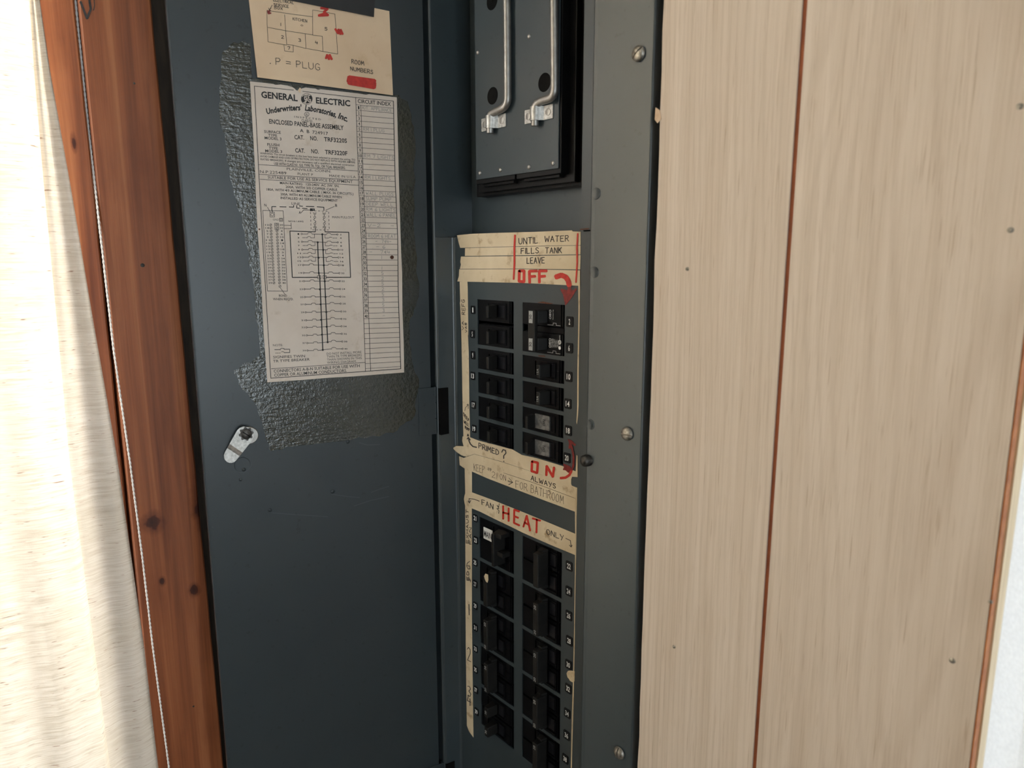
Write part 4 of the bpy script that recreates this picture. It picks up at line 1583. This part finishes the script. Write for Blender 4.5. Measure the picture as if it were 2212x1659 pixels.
# ================================================================== PAPERS ON THE DOOR
A_ = zone(520, 0, 380 / 2212)
B_ = zone(530, 170, 360 / 2212)
C_ = zone(540, 380, 360 / 2212)
D_ = zone(550, 590, 360 / 2212)
LS = .00045
TS = LS + .00015
out = [(62, 35), (220, 52), (370, 70), (400, 82), (470, 78), (560, 92), (620, 108), (650, 128), (672, 150), (690, 160), (706, 140), (720, 128), (742, 138), (752, 128), (800, 118), (930, 132), (965, 148), (1000, 140), (1200, 162), (1500, 196), (1600, 212), (1640, 205), (2010, 248)]
o2 = [D_(1985, 1318), D_(1600, 1348), D_(1320, 1370), D_(1000, 1388), D_(600, 1420), D_(170, 1450)]
right_e = [B_(2010, 248), C_(1975, 0), C_(1990, 500), C_(2005, 1000), D_(1958, 0), D_(1962, 500), D_(1978, 900)]
pts = [B_(*p) for p in out] + right_e[1:] + o2 + [D_(120, 800), D_(82, 0), C_(100, 700), C_(75, 200), B_(130, 1200), B_(95, 600)]
mb = MB()
cutout(mb, DOOR, pts, LS, .0002)
sheet = mb.build('wiring_label', M['sheet_paper'])
tag(sheet, 'large off-white printed wiring diagram label with circuit index column', 'label')
pr = MB()


def T(zn, s, x0, y0, x1, y1, h, bold=.012):
    type_on(pr, DOOR, zn, s, [(x0, y0), (x1, y1)], h, TS, bold)


def Ln(zn, pts_, t=1.0):
    stroke(pr, DOOR, pts_, t, TS, zn=zn)


T(B_, 'GENERAL', 212, 250, 695, 298, 84, .03)
T(B_, 'ELECTRIC', 938, 325, 1393, 366, 78, .03)
for s, p_ in (("Underwriters'", [(285, 470), (400, 448), (520, 430), (640, 420), (745, 418)]), ('Laboratories,', [(790, 420), (900, 436), (1000, 455), (1100, 482), (1202, 515)]), ('Inc.', [(1228, 522), (1290, 545), (1352, 572)])):
    type_on(pr, DOOR, B_, s, p_, 74, TS, .035)
Ln(B_, circle_pts(815, 472, 30, 16), .9)
T(B_, 'UL', 800, 488, 830, 490, 30)
T(B_, 'I N S P E C T E D', 650, 515, 1003, 552, 22)
T(B_, 'CLASS N1.', 747, 572, 900, 580, 36)
T(B_, 'ENCLOSED PANEL-BASE ASSEMBLY', 318, 594, 1306, 682, 60, .02)
T(B_, 'A  B', 725, 708, 850, 724, 44)
T(B_, '724917', 890, 730, 1098, 750, 44, 0)
T(B_, 'SURFACE', 250, 718, 472, 732, 36)
T(B_, 'TYPE', 303, 764, 422, 772, 34)
T(B_, 'MODEL 3', 257, 802, 480, 818, 36)
for y, s in ((0, 'S'), (176, 'F')):
    T(B_, 'CAT.', 652 + y * .06, 802 + y, 780 + y * .06, 808 + y, 56, .02)
    T(B_, 'NO.', 862 + y * .08, 816 + y * .98, 960 + y * .08, 822 + y * .98, 56, .02)
    T(B_, 'TRF3220' + s, 1045 + y * .07, 830 + y * .97, 1350 + y * .03, 852 + y * .95, 56, .02)
T(B_, 'FLUSH', 292, 890, 450, 899, 36)
T(B_, 'TYPE', 313, 935, 432, 943, 34)
T(B_, 'MODEL 3', 265, 974, 488, 986, 36)
T(B_, 'WARNING: The circuit breakers in this box have been selected to protect the wiring. TO', 195, 1000, 1458, 1090, 25)
T(B_, 'AVOID DAMAGE AND LOSS OF PROTECTION, DO NOT REPLACE WITH HIGHER AMPERE', 198, 1040, 1458, 1124, 25)
T(B_, 'RATED BREAKERS. If changes are necessary call a qualified electrical contractor.', 203, 1080, 1455, 1162, 25)
T(B_, 'USE WITH CLASS N1. G.E. TYPE TR, TQL, OR TQAL BREAKERS.', 382, 1143, 1330, 1200, 34, .015)
Ln(B_, [(180, 1140), (1490, 1225)])
T(B_, 'PLAINVILLE, CONN.', 550, 1212, 1140, 1246, 32, 0)
T(B_, 'N.P.225489', 196, 1251, 545, 1272, 38, 0)
T(B_, 'PLANT P', 695, 1278, 900, 1290, 32, 0)
T(B_, 'MADE IN U.S.A.', 1115, 1303, 1475, 1322, 32, 0)
Ln(B_, [(185, 1270), (1495, 1345)])
T(B_, 'SUITABLE FOR USE AS SERVICE EQUIPMENT', 298, 1325, 1425, 1387, 38, .005)
Ln(B_, [(195, 1335), (1500, 1415)])
T(B_, 'MAIN RATING   120-240V. AC 3W. SN.', 460, 1398, 1248, 1442, 32)
T(B_, '200A. WITH 3/0 COPPER CABLE.', 535, 1450, 1230, 1490, 32)
T(B_, '180A. WITH 4/0 ALUMINUM CABLE. ( MAX. 36 CIRCUITS.)', 282, 1484, 1435, 1545, 32)
T(B_, '200A. WITH 4/0 ALUMINUM CABLE WHEN', 468, 1548, 1280, 1587, 32)
T(B_, 'INSTALLED AS SERVICE EQUIPMENT', 468, 1597, 1228, 1634, 32)
# border and columns
Ln(B_, [(120, 98), (640, 152)], 1.2)
Ln(B_, [(760, 168), (1465, 250), (1965, 297)], 1.2)
bl = Vector(D_(215, 1395))
br = Vector(D_(1940, 1270))
tl, tr_ = Vector(B_(120, 98)), Vector(B_(1965, 297))
ident = zone(0, 0, 1)
Ln(ident, [tuple(tl), C_(130, 200), D_(133, 0), tuple(bl)], 1.4)
Ln(ident, [tuple(bl), tuple(br)], 1.4)
Ln(ident, [tuple(tr_), C_(1925, 0), C_(1960, 800), D_(1905, 200), tuple(br)], 1.6)
colL = [Vector(B_(1465, 250)), Vector(C_(1440, 50)), Vector(C_(1475, 800)), Vector(D_(1430, 30)), Vector(D_(1472, 1305))]
colN = [Vector(B_(1533, 355)), Vector(C_(1503, 50)), Vector(C_(1540, 800)), Vector(D_(1497, 30)), Vector(D_(1540, 1300))]
colR = [Vector(B_(1962, 300)), Vector(C_(1925, 0)), Vector(C_(1955, 800)), Vector(D_(1905, 200)), Vector(D_(1936, 1270))]
Ln(ident, [tuple(v) for v in colL], 1.1)
Ln(ident, [tuple(v) for v in colN], 1.1)


def col_at(col, y):
    for a, b in zip(col, col[1:]):
        if y <= b.y:
            break
    return a.x + (b.x - a.x) * (y - a.y) / (b.y - a.y)


# row heights: left end of each rule, right end follows the perspective
yl0, yl1 = B_(0, 346)[1], D_(0, 605)[1]
yr0, yr1 = B_(0, 390)[1], D_(0, 592)[1]


def row(i):
    if i <= 40:
        f_ = i / 40
        return yl0 + (yl1 - yl0) * f_, yr0 + (yr1 - yr0) * f_
    f_ = (i - 40) / 10
    return yl1 + (D_(0, 1268)[1] - yl1) * f_, yr1 + (D_(0, 1240)[1] - yr1) * f_


for i in range(51):
    a, b = row(i)
    Ln(ident, [(col_at(colL, a), a), (col_at(colR, b), b)], .8)
for i in range(1, 41):
    a = row(i)[0] - 2.3
    x = col_at(colL, a)
    w = 3.0 if i < 10 else 7.0
    type_on(pr, DOOR, ident, str(i), [(x + 2.2 + (2 if i < 10 else 0), a), (x + 2.2 + (2 if i < 10 else 0) + w, a + .4)], 6.6, TS, .02)
T(B_, 'CIRCUIT INDEX', 1492, 320, 1932, 362, 50, .015)
# wiring diagram
T(C_, 'LINE', 553, 382, 665, 390, 34, 0)
T(C_, 'N', 192, 405, 220, 407, 36)
T(C_, 'A', 648, 502, 678, 504, 36)
T(C_, 'B', 1132, 408, 1158, 410, 36)
dash = [((290, 455), (290, 408), (345, 408)), ((395, 410), (480, 412)), ((520, 412), (580, 414), (580, 390)), ((620, 392), (622, 428), (660, 428)), ((695, 430), (760, 434)), ((800, 436), (855, 438), (857, 460)),
        ((655, 400), (700, 403)), ((745, 405), (850, 408)), ((890, 410), (980, 416), (982, 460))]
for q in dash:
    Ln(C_, q, 1.7)
Ln(C_, [(295, 455), (296, 480)], 1.6)
Ln(C_, [(232, 415), (270, 480)], 1)
Ln(C_, [(678, 490), (712, 452), (840, 455)], 1.2)
Ln(C_, [(1120, 405), (1005, 455)], 1)
Ln(C_, [(800, 445), (850, 455), (800, 462)], 2)
Ln(C_, [(170, 458), (440, 464), (497, 1530), (232, 1528), (170, 458)], 1)
for r in (30,):
    Ln(C_, [(265, 482), (325, 482), (327, 545), (267, 545), (265, 482)], .9)
Ln(C_, circle_pts(296, 513, 20, 10), .9)
T(C_, 'GND', 305, 592, 380, 594, 26, 0)
Ln(C_, [(390, 562), (432, 562), (434, 602), (392, 602), (390, 562)], 1)
Ln(C_, circle_pts(412, 582, 12, 8), .8)
T(C_, 'NO14-1 AWG', 512, 612, 710, 616, 22)
Ln(C_, [(545, 625), (548, 700), (455, 700)], 1)
Ln(C_, [(548, 658), (455, 656)], 1)
Ln(C_, [(328, 628), (378, 628), (382, 714), (332, 714), (328, 628)], .9)
lab_l = ['12', '14', '5', '7', '9', '11', '13', '15', '17', '19', '21', '23', '25', '27', '29', '31', '33', '35', '37', '39']
lab_r = ['20', '22', '4', '6', '10', '1', '14', '2', '18', '3', '4', '24', '26', '28', '30', '32', '34', '36', '38', '40']
for i in range(20):
    f_ = i / 19
    y = 650 + (1420 - 650) * f_
    xl = 275 + 43 * f_
    xr = 355 + 37 * f_
    for x in (xl, xr):
        Ln(C_, circle_pts(x, y, 15, 8), .8)
        Ln(C_, [(x - 9, y + 9), (x + 9, y - 9)], .8)
    for lab, x in ((lab_l[i], xl - 48), (lab_r[i], xr + 62)):
        w = 12 * len(lab)
        T(C_, lab, x - w, y + 11, x + w, y + 12, 22, .01)
Ln(C_, circle_pts(398, 1465, 16, 8), .8)
Ln(C_, [(388, 1475), (408, 1455)], .8)
Ln(C_, [(402, 1485), (465, 1572)], 1)
T(C_, 'BOND', 385, 1603, 492, 1604, 30)
T(C_, "WHEN REQ'D.", 306, 1650, 578, 1650, 30)
# dashed pullout box
bx = [(800, 462), (1045, 470), (1052, 718), (812, 716), (800, 462)]
for a, b in zip(bx, bx[1:]):
    for k in range(5):
        f0, f1 = k / 5 + .03, k / 5 + .13
        Ln(C_, [(a[0] + (b[0] - a[0]) * q, a[1] + (b[1] - a[1]) * q) for q in (f0, f1)], 1)
for x, xb in ((860, 862), (985, 990)):
    Ln(C_, [(x - 22, 485), (x, 500), (x + 20, 485)], .9)
    Ln(C_, [(x - 20, 500), (x, 515), (x + 20, 500)], .9)
    Ln(C_, [(x, 515), (x, 535)], 1)
    Ln(C_, circle_pts(x, 548, 14, 8), .9)
    Ln(C_, [(x, 562), (x - 16, 580), (x + 16, 605), (x, 620)], 1)
    Ln(C_, circle_pts(x + 2, 634, 14, 8), .9)
    Ln(C_, [(x, 648), (x + 2, 662)], 1)
    Ln(C_, [(x - 18, 678), (x + 2, 662), (x + 24, 678)], .9)
    Ln(C_, [(x - 18, 692), (x + 2, 676), (x + 24, 692)], .9)
    Ln(C_, [(xb + 4, 690), (xb + 6, 742)], 1.6)
T(C_, 'MAIN PULLOUT', 1092, 562, 1385, 565, 30, 0)
Ln(C_, [(866, 742), (530, 732), (562, 1347), (900, 1346)], 1.9)
Ln(C_, [(995, 742), (1310, 748), (1335, 1346), (1010, 1346)], 1.9)
# bus bars
Ln(ident, [C_(898, 880), C_(912, 1290), D_(865, 60), D_(905, 1018)], 2.3)
Ln(ident, [C_(960, 775), C_(980, 1185), D_(928, 60), D_(970, 915)], 2.3)
for x in (918, 990):
    Ln(C_, [(x - 22, 1322), (x + 22, 1322), (x + 24, 1366), (x - 20, 1366), (x - 22, 1322)], 1)
    Ln(C_, [(x - 10, 1356), (x + 12, 1332)], 1)


def branch(zn, y, xl, xr, xbl, xbr, la, lb_, yr=None, side=None, dashed=False):
    yr = yr if yr is not None else y
    if not dashed:
        Ln(zn, circle_pts(xl, y, 10, 8), .9)
        Ln(zn, circle_pts(xr, yr, 10, 8), .9)
        Ln(zn, [(xl + 12, y), (xl + 85, y)], 1.1)
        Ln(zn, [(xl + 80, y - 10), (xl + 95, y - 17), (xl + 125, y - 17), (xl + 138, y - 8)], 1)
        Ln(zn, [(xl + 135, y), (xr - 140, yr)], 1.1)
        Ln(zn, [(xr - 145, yr - 10), (xr - 130, yr - 17), (xr - 100, yr - 17), (xr - 85, yr - 8)], 1)
        Ln(zn, [(xr - 85, yr), (xr - 12, yr)], 1.1)
    else:
        Ln(zn, [(xl + 10, y), (xl + 45, y)], .9)
        Ln(zn, [(xl + 52, y), (xl + 80, y)], .9)
        Ln(zn, [(xl + 75, y - 8), (xl + 95, y - 14), (xl + 115, y - 12), (xl + 125, y)], .9)
        Ln(zn, [(xl + 120, y + 2), (xl + 172, y + 2), (xl + 172, y - 44)], .9)
        Ln(zn, [(xr - 165, yr - 48), (xr - 165, yr), (xr - 115, yr)], .9)
        Ln(zn, [(xr - 112, yr - 4), (xr - 95, yr - 13), (xr - 70, yr - 8)], .9)
        Ln(zn, [(xr - 62, yr), (xr - 35, yr)], .9)
        Ln(zn, [(xr - 28, yr), (xr - 5, yr)], .9)
    w = 11 * len(la)
    T(zn, la, xl - 42 - w, y + 10, xl - 42 + w, y + 11, 20, .01)
    w = 11 * len(lb_)
    T(zn, lb_, xr + 45 - w, yr + 10, xr + 45 + w, yr + 11, 20, .01)


for i, (y, xl, xr) in enumerate(((770, 685, 1160), (874, 690, 1165), (978, 694, 1170), (1080, 699, 1175), (1183, 705, 1180), (1288, 712, 1186))):
    branch(C_, y, xl, xr, 0, 0, str(1 + 4 * i if i < 5 else 19), str(2 + 4 * i if i < 5 else 20), y + 8 if i < 2 else y + 3)
    if i < 4:
        branch(C_, y + 50, xl, xr, 0, 0, str(3 + 4 * i), str(4 + 4 * i), y + 55, dashed=True)
for i, (y, xl, xr, yr) in enumerate(((106, 654, 1130, 106), (213, 661, 1135, 211), (318, 668, 1139, 312), (415, 673, 1142, 405), (520, 679, 1150, 509), (626, 684, 1152, 607), (720, 688, 1154, 706), (826, 693, 1158, 805), (928, 699, 1163, 908), (1027, 702, 1167, 1004))):
    branch(D_, y, xl, xr, 0, 0, str(21 + 2 * i), str(22 + 2 * i), yr)
for zn, x, y in ((C_, 960, 775), (C_, 899, 882), (C_, 972, 982), (C_, 910, 1086), (C_, 980, 1186), (C_, 914, 1290), (D_, 931, 108), (D_, 867, 215), (D_, 941, 317), (D_, 877, 414), (D_, 951, 517), (D_, 883, 620), (D_, 957, 712), (D_, 895, 816), (D_, 969, 917), (D_, 905, 1019)):
    disc(pr, DOOR, zn, x, y, 14, TS + .00008)
T(D_, 'NOTE:', 245, 972, 375, 970, 30, 0)
Ln(D_, [(265, 1016), (345, 1016)], 1.2)
Ln(D_, [(340, 1006), (360, 996), (390, 1000), (395, 1012)], 1)
Ln(D_, [(390, 1012), (465, 1010), (466, 1055), (395, 1056)], 1.2)
Ln(D_, [(275, 1062), (315, 1061)], .9)
Ln(D_, [(322, 1061), (345, 1060)], .9)
Ln(D_, [(355, 1046), (375, 1040), (395, 1052)], .9)
T(D_, 'SIGNIFIES TWIN', 247, 1132, 670, 1116, 34, .005)
T(D_, 'TR TYPE BREAKER', 247, 1186, 732, 1160, 34, .005)
for i, s in enumerate(('DO NOT INSTALL MORE', 'TWIN TR TYPE BREAKERS', 'THAN SHOWN IN THIS', 'WIRING DIAGRAM.')):
    T(D_, s, 957 + 2 * i, 1086 + 39 * i, (1418, 1422, 1424, 1352)[i], 1062 + 39 * i + (6 if i == 3 else 0), 30, 0)
Ln(D_, [(220, 1270), (1470, 1185)], 1)
T(D_, 'CONNECTORS A-B-N SUITABLE FOR USE WITH', 256, 1322, 1395, 1248, 40, .01)
T(D_, 'COPPER OR ALUMINUM CONDUCTORS.', 262, 1375, 1225, 1312, 40, .01)
# round emblem: dark disc with script letters left pale
disc(pr, DOOR, B_, 815, 268, 76, TS, 28)
pr.build('printing', M['black_ink'], sheet)
em = MB()
for pts_ in ([(795, 250), (812, 232), (822, 212), (808, 206), (792, 222), (784, 252), (790, 280), (806, 272), (815, 258)], [(815, 250), (812, 290), (800, 320), (786, 312), (800, 290)],
             [(852, 228), (838, 222), (830, 240), (846, 252), (832, 262), (826, 288), (842, 304), (862, 298), (868, 278), (852, 272), (845, 284)], circle_pts(815, 268, 66, 24)[2:10], circle_pts(815, 268, 66, 24)[14:22]):
    stroke(em, DOOR, pts_, 1.5, TS + .0001, zn=B_)
em.build('emblem', M['sheet_paper'], sheet, label='pale script letters inside a round black emblem')
pn = MB()
notes = {1: ('KIT. APPLIANCE', .05, .95), 5: ('RM 1 PLUG', .05, .7), 10: ('RM 7 LIGHTS', .05, .98), 14: ('RM 1 LIGHTS', .05, .85), 17: ('WALL PLUGS', .06, .92), 18: ('SUMP PUMP', .05, .85),
         19: ('DEEP WELL', .05, .9), 20: ('RM 6 LIGHTS', .05, .97), 21: ('WALL 6 PANEL', .05, .97), 23: ('V-2   -', .07, .9), 25: ('ROOM 6 HEAT', .07, .95), 26: ('-  7&4-', .3, .8), 27: ('. - 6', .2, .6),
         28: ('-   7&4', .1, .75), 29: ('1', .48, .49), 31: ('1', .48, .49), 32: ('5', .46, .52), 33: ('2', .46, .53), 34: ('5', .46, .52), 35: ('2', .46, .53), 36: ('5', .46, .52), 37: ('3', .46, .53), 38: ('5', .46, .52), 39: ('3', .46, .53), 40: ('-', .46, .53)}
for i, (s, a, b) in notes.items():
    l, r = row(i)
    x0, x1 = col_at(colN, l), col_at(colR, r)
    P0 = (x0 + (x1 - x0) * a, l + (r - l) * a - 2.2)
    P1_ = (x0 + (x1 - x0) * b, l + (r - l) * b - 2.2)
    hand(pn, DOOR, ident, s, P0, P1_, 7.0, .8, TS, .25)
pn.build('pencil_notes', M['pencil'], sheet, label='faint pencilled circuit names')
st_ = MB()
disc(st_, DOOR, C_, 1885, 1080, 26, TS + .0001, 9)
disc(st_, DOOR, C_, 125, 708, 12, TS + .0001, 7)
st_.build('brown_spot', M['rust'], sheet)
fl = MB()
cutout(fl, DOOR, [(700, 150), (722, 118), (742, 132), (730, 160), (735, 188), (712, 178)], LS + .0012, .0002, zn=B_)
fl.build('torn_flap', M['card'], sheet, label='small tan flap torn at the top edge')

# hand-drawn card above the label
LC = .0012
card_pts = [A_(88, -215), A_(1850, 55)]
cp = [(556, 167), (849, 206), (841, 22)]
class CardPlane(Plane):
    """the slightly bowed card: the lift grows towards its lower left corner"""
    def at(self, x, y, lift=0.0):
        fy = min(max((y - 20) / 150, 0), 1)
        fx = min(max((849 - x) / 293, 0), 1)
        return super().at(x, y, lift + .0022 * fy * fy * fx + .0006 * fy * (1 - fx))


CARD = CardPlane(HINGE, DN)
mb = MB()
q00, q10, q11, q01 = Vector((533, -40)), Vector((841, 24)), Vector((849, 206)), Vector((556, 167))
NG = 16
for side, off in ((0, 0.0), (1, -.00025)):
    vs, fs = [], []
    for j in range(NG + 1):
        for i in range(NG + 1):
            a_, b_ = i / NG, j / NG
            q = q00.lerp(q10, a_).lerp(q01.lerp(q11, a_), b_)
            vs.append(CARD.at(q.x, q.y, LC + off))
    for j in range(NG):
        for i in range(NG):
            k = j * (NG + 1) + i
            f4 = (k, k + NG + 1, k + NG + 2, k + 1)
            fs.append(f4 if side == 0 else f4[::-1])
    mb.add(vs, fs)
card = mb.build('index_card', M['card'])
tag(card, 'buff index card with a hand-drawn floor plan taped above the label', 'card')
LT_ = LC + .0026
pen = MB()
plan = [[(330, 130), (620, 175), (905, 212)], [(330, 130), (332, 300), (345, 525)], [(345, 525), (450, 545), (575, 565)], [(552, 185), (565, 380), (578, 560)], [(340, 345), (570, 385), (905, 440)], [(905, 125), (903, 300), (905, 440)],
        [(905, 125), (1185, 175), (1205, 450), (1220, 680), (1030, 645)], [(578, 560), (655, 568), (820, 610)], [(812, 430), (820, 610)], [(905, 440), (1025, 455), (1032, 645)], [(820, 610), (1030, 645)], [(545, 565), (550, 640), (660, 655), (660, 568)]]


LP = LC + .0003
for q in plan:
    stroke(pen, CARD, q, .9, LP, jit=.3, zn=A_)
for s, x, y in (('1', 505, 325), ('2', 512, 482), ('3', 728, 522), ('4', 938, 552), ('5', 1058, 380), ('7', 592, 622)):
    hand(pen, CARD, A_, s, (x, y), (x + (4 if s == '1' else 30), y + 4), 38, 7, LP, .1)
hand(pen, CARD, A_, 'KITCHEN', (655, 252), (835, 282), 34, 5, LP, .2)
hand(pen, CARD, A_, 'o', (755, 328), (785, 332), 60, 5, LP, .1)
hand(pen, CARD, A_, 'ELECTRICAL', (412, 15), (668, 52), 34, 6, LP, .2)
hand(pen, CARD, A_, 'SERVICE', (415, 75), (605, 98), 34, 6, LP, .2)
hand(pen, CARD, A_, 'BOX', (425, 112), (528, 124), 34, 6, LP, .2)
stroke(pen, CARD, [(395, 65), (362, 125)], 1.2, LP, zn=A_)
stroke(pen, CARD, [(382, 100), (360, 128), (352, 100)], 1.0, LP, zn=A_)
hand(pen, CARD, A_, 'P = PLUG', (445, 810), (995, 885), 82, 7, LP, .3)
hand(pen, CARD, A_, 'ROOM', (1395, 798), (1550, 822), 52, 7, LP, .3)
hand(pen, CARD, A_, 'NUMBERS', (1380, 885), (1662, 930), 48, 7, LP, .3)
disc(pen, CARD, A_, 372, 797, 7, LP)
pen.build('pen_drawing', M['pen'], card, label='thin pen floor plan and capitals')
red = MB()
for pts_, w in (([(1010, 100), (1095, 112), (1045, 150), (1100, 190), (980, 195), (1070, 165)], 30), ([(1190, 365), (1225, 420), (1228, 370), (1255, 430), (1258, 372), (1282, 430)], 28), ([(1072, 735), (1085, 690), (1110, 745), (1120, 690), (1145, 745)], 28),
                ([(1360, 985), (1680, 1030)], 75), ([(1365, 1030), (1680, 1085)], 75), ([(1350, 1010), (1685, 1060)], 60)):
    stroke(red, CARD, pts_, w * 380 / 2212, LP + .0001, jit=.2, zn=A_)
red.build('red_marks', M['red'], card, label='red marker blots and a red bar')
dk = MB()
stroke(dk, CARD, [(335, 140), (375, 135), (340, 160), (380, 165), (350, 172), (365, 130)], 16 * 380 / 2212, LP + .0001, jit=.3, zn=A_)
dk.build('red_dot', M['dark_red'], card)
bt = MB()
cutout(bt, CARD, [(560, -6), (600, 0), (1000, 80), (1350, 148), (1675, 214), (1690, -60), (1650, -120), (560, -260)], LC + .0012, .0003, zn=A_)
o = bt.build('electrical_tape', M['electrical_tape'])
tag(o, 'black tape patch holding the index card at the top', 'tape')

# ================================================================== CURTAIN AND CORD
CUR_X = -0.100
CP = Plane((CUR_X, 0, 0), (1, 0, 0))


def curve(tab):
    tab = sorted(tab)

    def g_(z):
        if z <= tab[0][0]:
            (a, b), (c_, d_) = tab[0], tab[1]
        elif z >= tab[-1][0]:
            (a, b), (c_, d_) = tab[-2], tab[-1]
        else:
            for (a, b), (c_, d_) in zip(tab, tab[1:]):
                if a <= z <= c_:
                    break
        return b + (d_ - b) * (z - a) / (c_ - a)
    return g_


def cp(x, y):
    p_ = CP.at(x, y)
    return (p_.z, p_.y)


edge = curve([cp(86, 0), cp(108, 150), cp(154, 405), cp(200, 680), cp(258, 1000), cp(315, 1405), cp(345, 1659)])
hem = curve([cp(64, 0), cp(74, 150), cp(96, 405), cp(122, 680), cp(152, 1000), cp(205, 1405), cp(238, 1659)])
fold = curve([cp(8, 0), cp(18, 150), cp(52, 405), cp(88, 680), cp(128, 1000), cp(190, 1405), cp(228, 1659)])
mb = MB()
NZ = 110
z1, z0 = 0.82, -0.98
cols = None
rows = []
for i in range(NZ + 1):
    z = z1 + (z0 - z1) * i / NZ
    e, h_, f_ = edge(z), hem(z), fold(z)
    if z < -.6:
        e, h_, f_ = edge(-.6), hem(-.6), fold(-.6)
    if z > .45:
        e, h_, f_ = edge(.45), hem(.45), fold(.45)
    wob = .0015 * math.sin(z * 9) + .0008 * math.sin(z * 23 + 1)
    r = []
    # hem: two soft ripples; then the fold that comes forward; then the pleated body
    for k in range(13):
        q = k / 12
        r.append((CUR_X - .004 + .0022 * math.sin(q * 9 + z * 3) + wob, e + (h_ - e) * q))
    r.append((CUR_X + .000 + wob, h_ - .0005))
    for k in range(1, 7):
        q = k / 6
        r.append((CUR_X + .000 + .006 * math.sin(q * math.pi / 2) + wob, h_ - .0005 + (f_ - h_) * q))
    y0 = f_
    for k in range(1, 141):
        q = k / 140
        yy = y0 + (-1.70 - y0) * q
        s_ = (y0 - yy)
        r.append((CUR_X + .006 + .010 * (math.sin(s_ * 58 + .8 + .5 * math.sin(z * 2)) - math.sin(.8)) * min(s_ / .03, 1) * .7 + .003 * math.sin(s_ * 150 + z * 5) * min(s_ / .05, 1) + wob, yy))
    rows.append([(x, y, z) for x, y in r])
m = len(rows[0])
vs = [v for r in rows for v in r]
fs = []
for i in range(NZ):
    for k in range(m - 1):
        a = i * m + k
        fs.append((a, a + m, a + m + 1, a + 1))
mb.add(vs, fs)
cur = mb.build('curtain', M['curtain'], None, True)
tag(cur, 'cream slub-weave curtain with a wide hem hanging over the left window', 'curtain')
so = cur.modifiers.new('thickness', 'SOLIDIFY')
so.thickness = .0004
so.offset = 0
# curtain rod that carries it
rod = MB().tube([(CUR_X + .004, -.28, .84), (CUR_X + .004, -1.8, .84)], .009, 14).build('curtain_rod', M['steel'], None, True)
tag(rod, 'plain metal rod carrying the cream curtain', 'curtain rod')
# cord
CORDP = Plane((CED_X + .004, 0, 0), (1, 0, 0))
pts = [CORDP.at(*q) for q in ((163, -20), (178, 130), (192, 270), (206, 405), (222, 560), (246, 760), (281, 1000), (307, 1200), (331, 1405), (352, 1560), (366, 1665))]
z_lo, z_hi = -.62, .80
a, b = pts[0], pts[1]
pts = [a + (a - b) * ((z_hi - a.z) / (a - b).z)] + pts
a, b = pts[-1], pts[-2]
pts = pts + [a + (a - b) * ((z_lo - a.z) / (a - b).z)]
pts = [Vector((p_.x - .0085 * min(max((p_.z - .06) / .14, 0), 1), p_.y if p_.z < .06 else -.3113, p_.z)) for p_ in pts]
fine = []
for a, b in zip(pts, pts[1:]):
    k = max(2, int((a - b).length / .0012))
    fine += [a.lerp(b, i / k) for i in range(k)]
mb = MB()
for ph in (0, math.pi):
    tw = [p_ + Vector((.00045 * math.cos(i * .9 + ph), .00045 * math.sin(i * .9 + ph), 0)) for i, p_ in enumerate(fine)]
    mb.tube(tw, .00055, 5)
cd = mb.build('pull_cord', M['cord'], None, True)
tag(cd, 'thin white twisted cord hanging in front of the cedar boards', 'cord')

# white sheer curtain at the window right of the panelling
SHP = Plane((0, -.022, 0), (0, -1, 0))
x_e = SHP.at(2163, 1400).x
mb = MB()
rows = []
for i in range(41):
    z = .82 - 1.62 * i / 40
    r = []
    for k in range(121):
        d_ = (1.50 - x_e) * k / 120
        r.append((x_e + d_ + .001 * math.sin(z * 7), -.022 - .010 * math.sin(d_ * 95 + .4 * math.sin(z * 3)) - .004 * math.sin(d_ * 31 + 1), z))
    rows.append(r)
vs = [v for r in rows for v in r]
fs = [(i * 121 + k, i * 121 + k + 1, (i + 1) * 121 + k + 1, (i + 1) * 121 + k) for i in range(40) for k in range(120)]
mb.add(vs, fs)
sh = mb.build('sheer_curtain', M['sheer'], None, True)
tag(sh, 'white sheer curtain glowing with daylight right of the panelling', 'curtain')
rod = MB().tube([(x_e - .05, -.036, .835), (1.62, -.036, .835)], .008, 14).build('curtain_rod', M['steel'], None, True)
tag(rod, 'plain metal rod carrying the white sheer curtain', 'curtain rod')
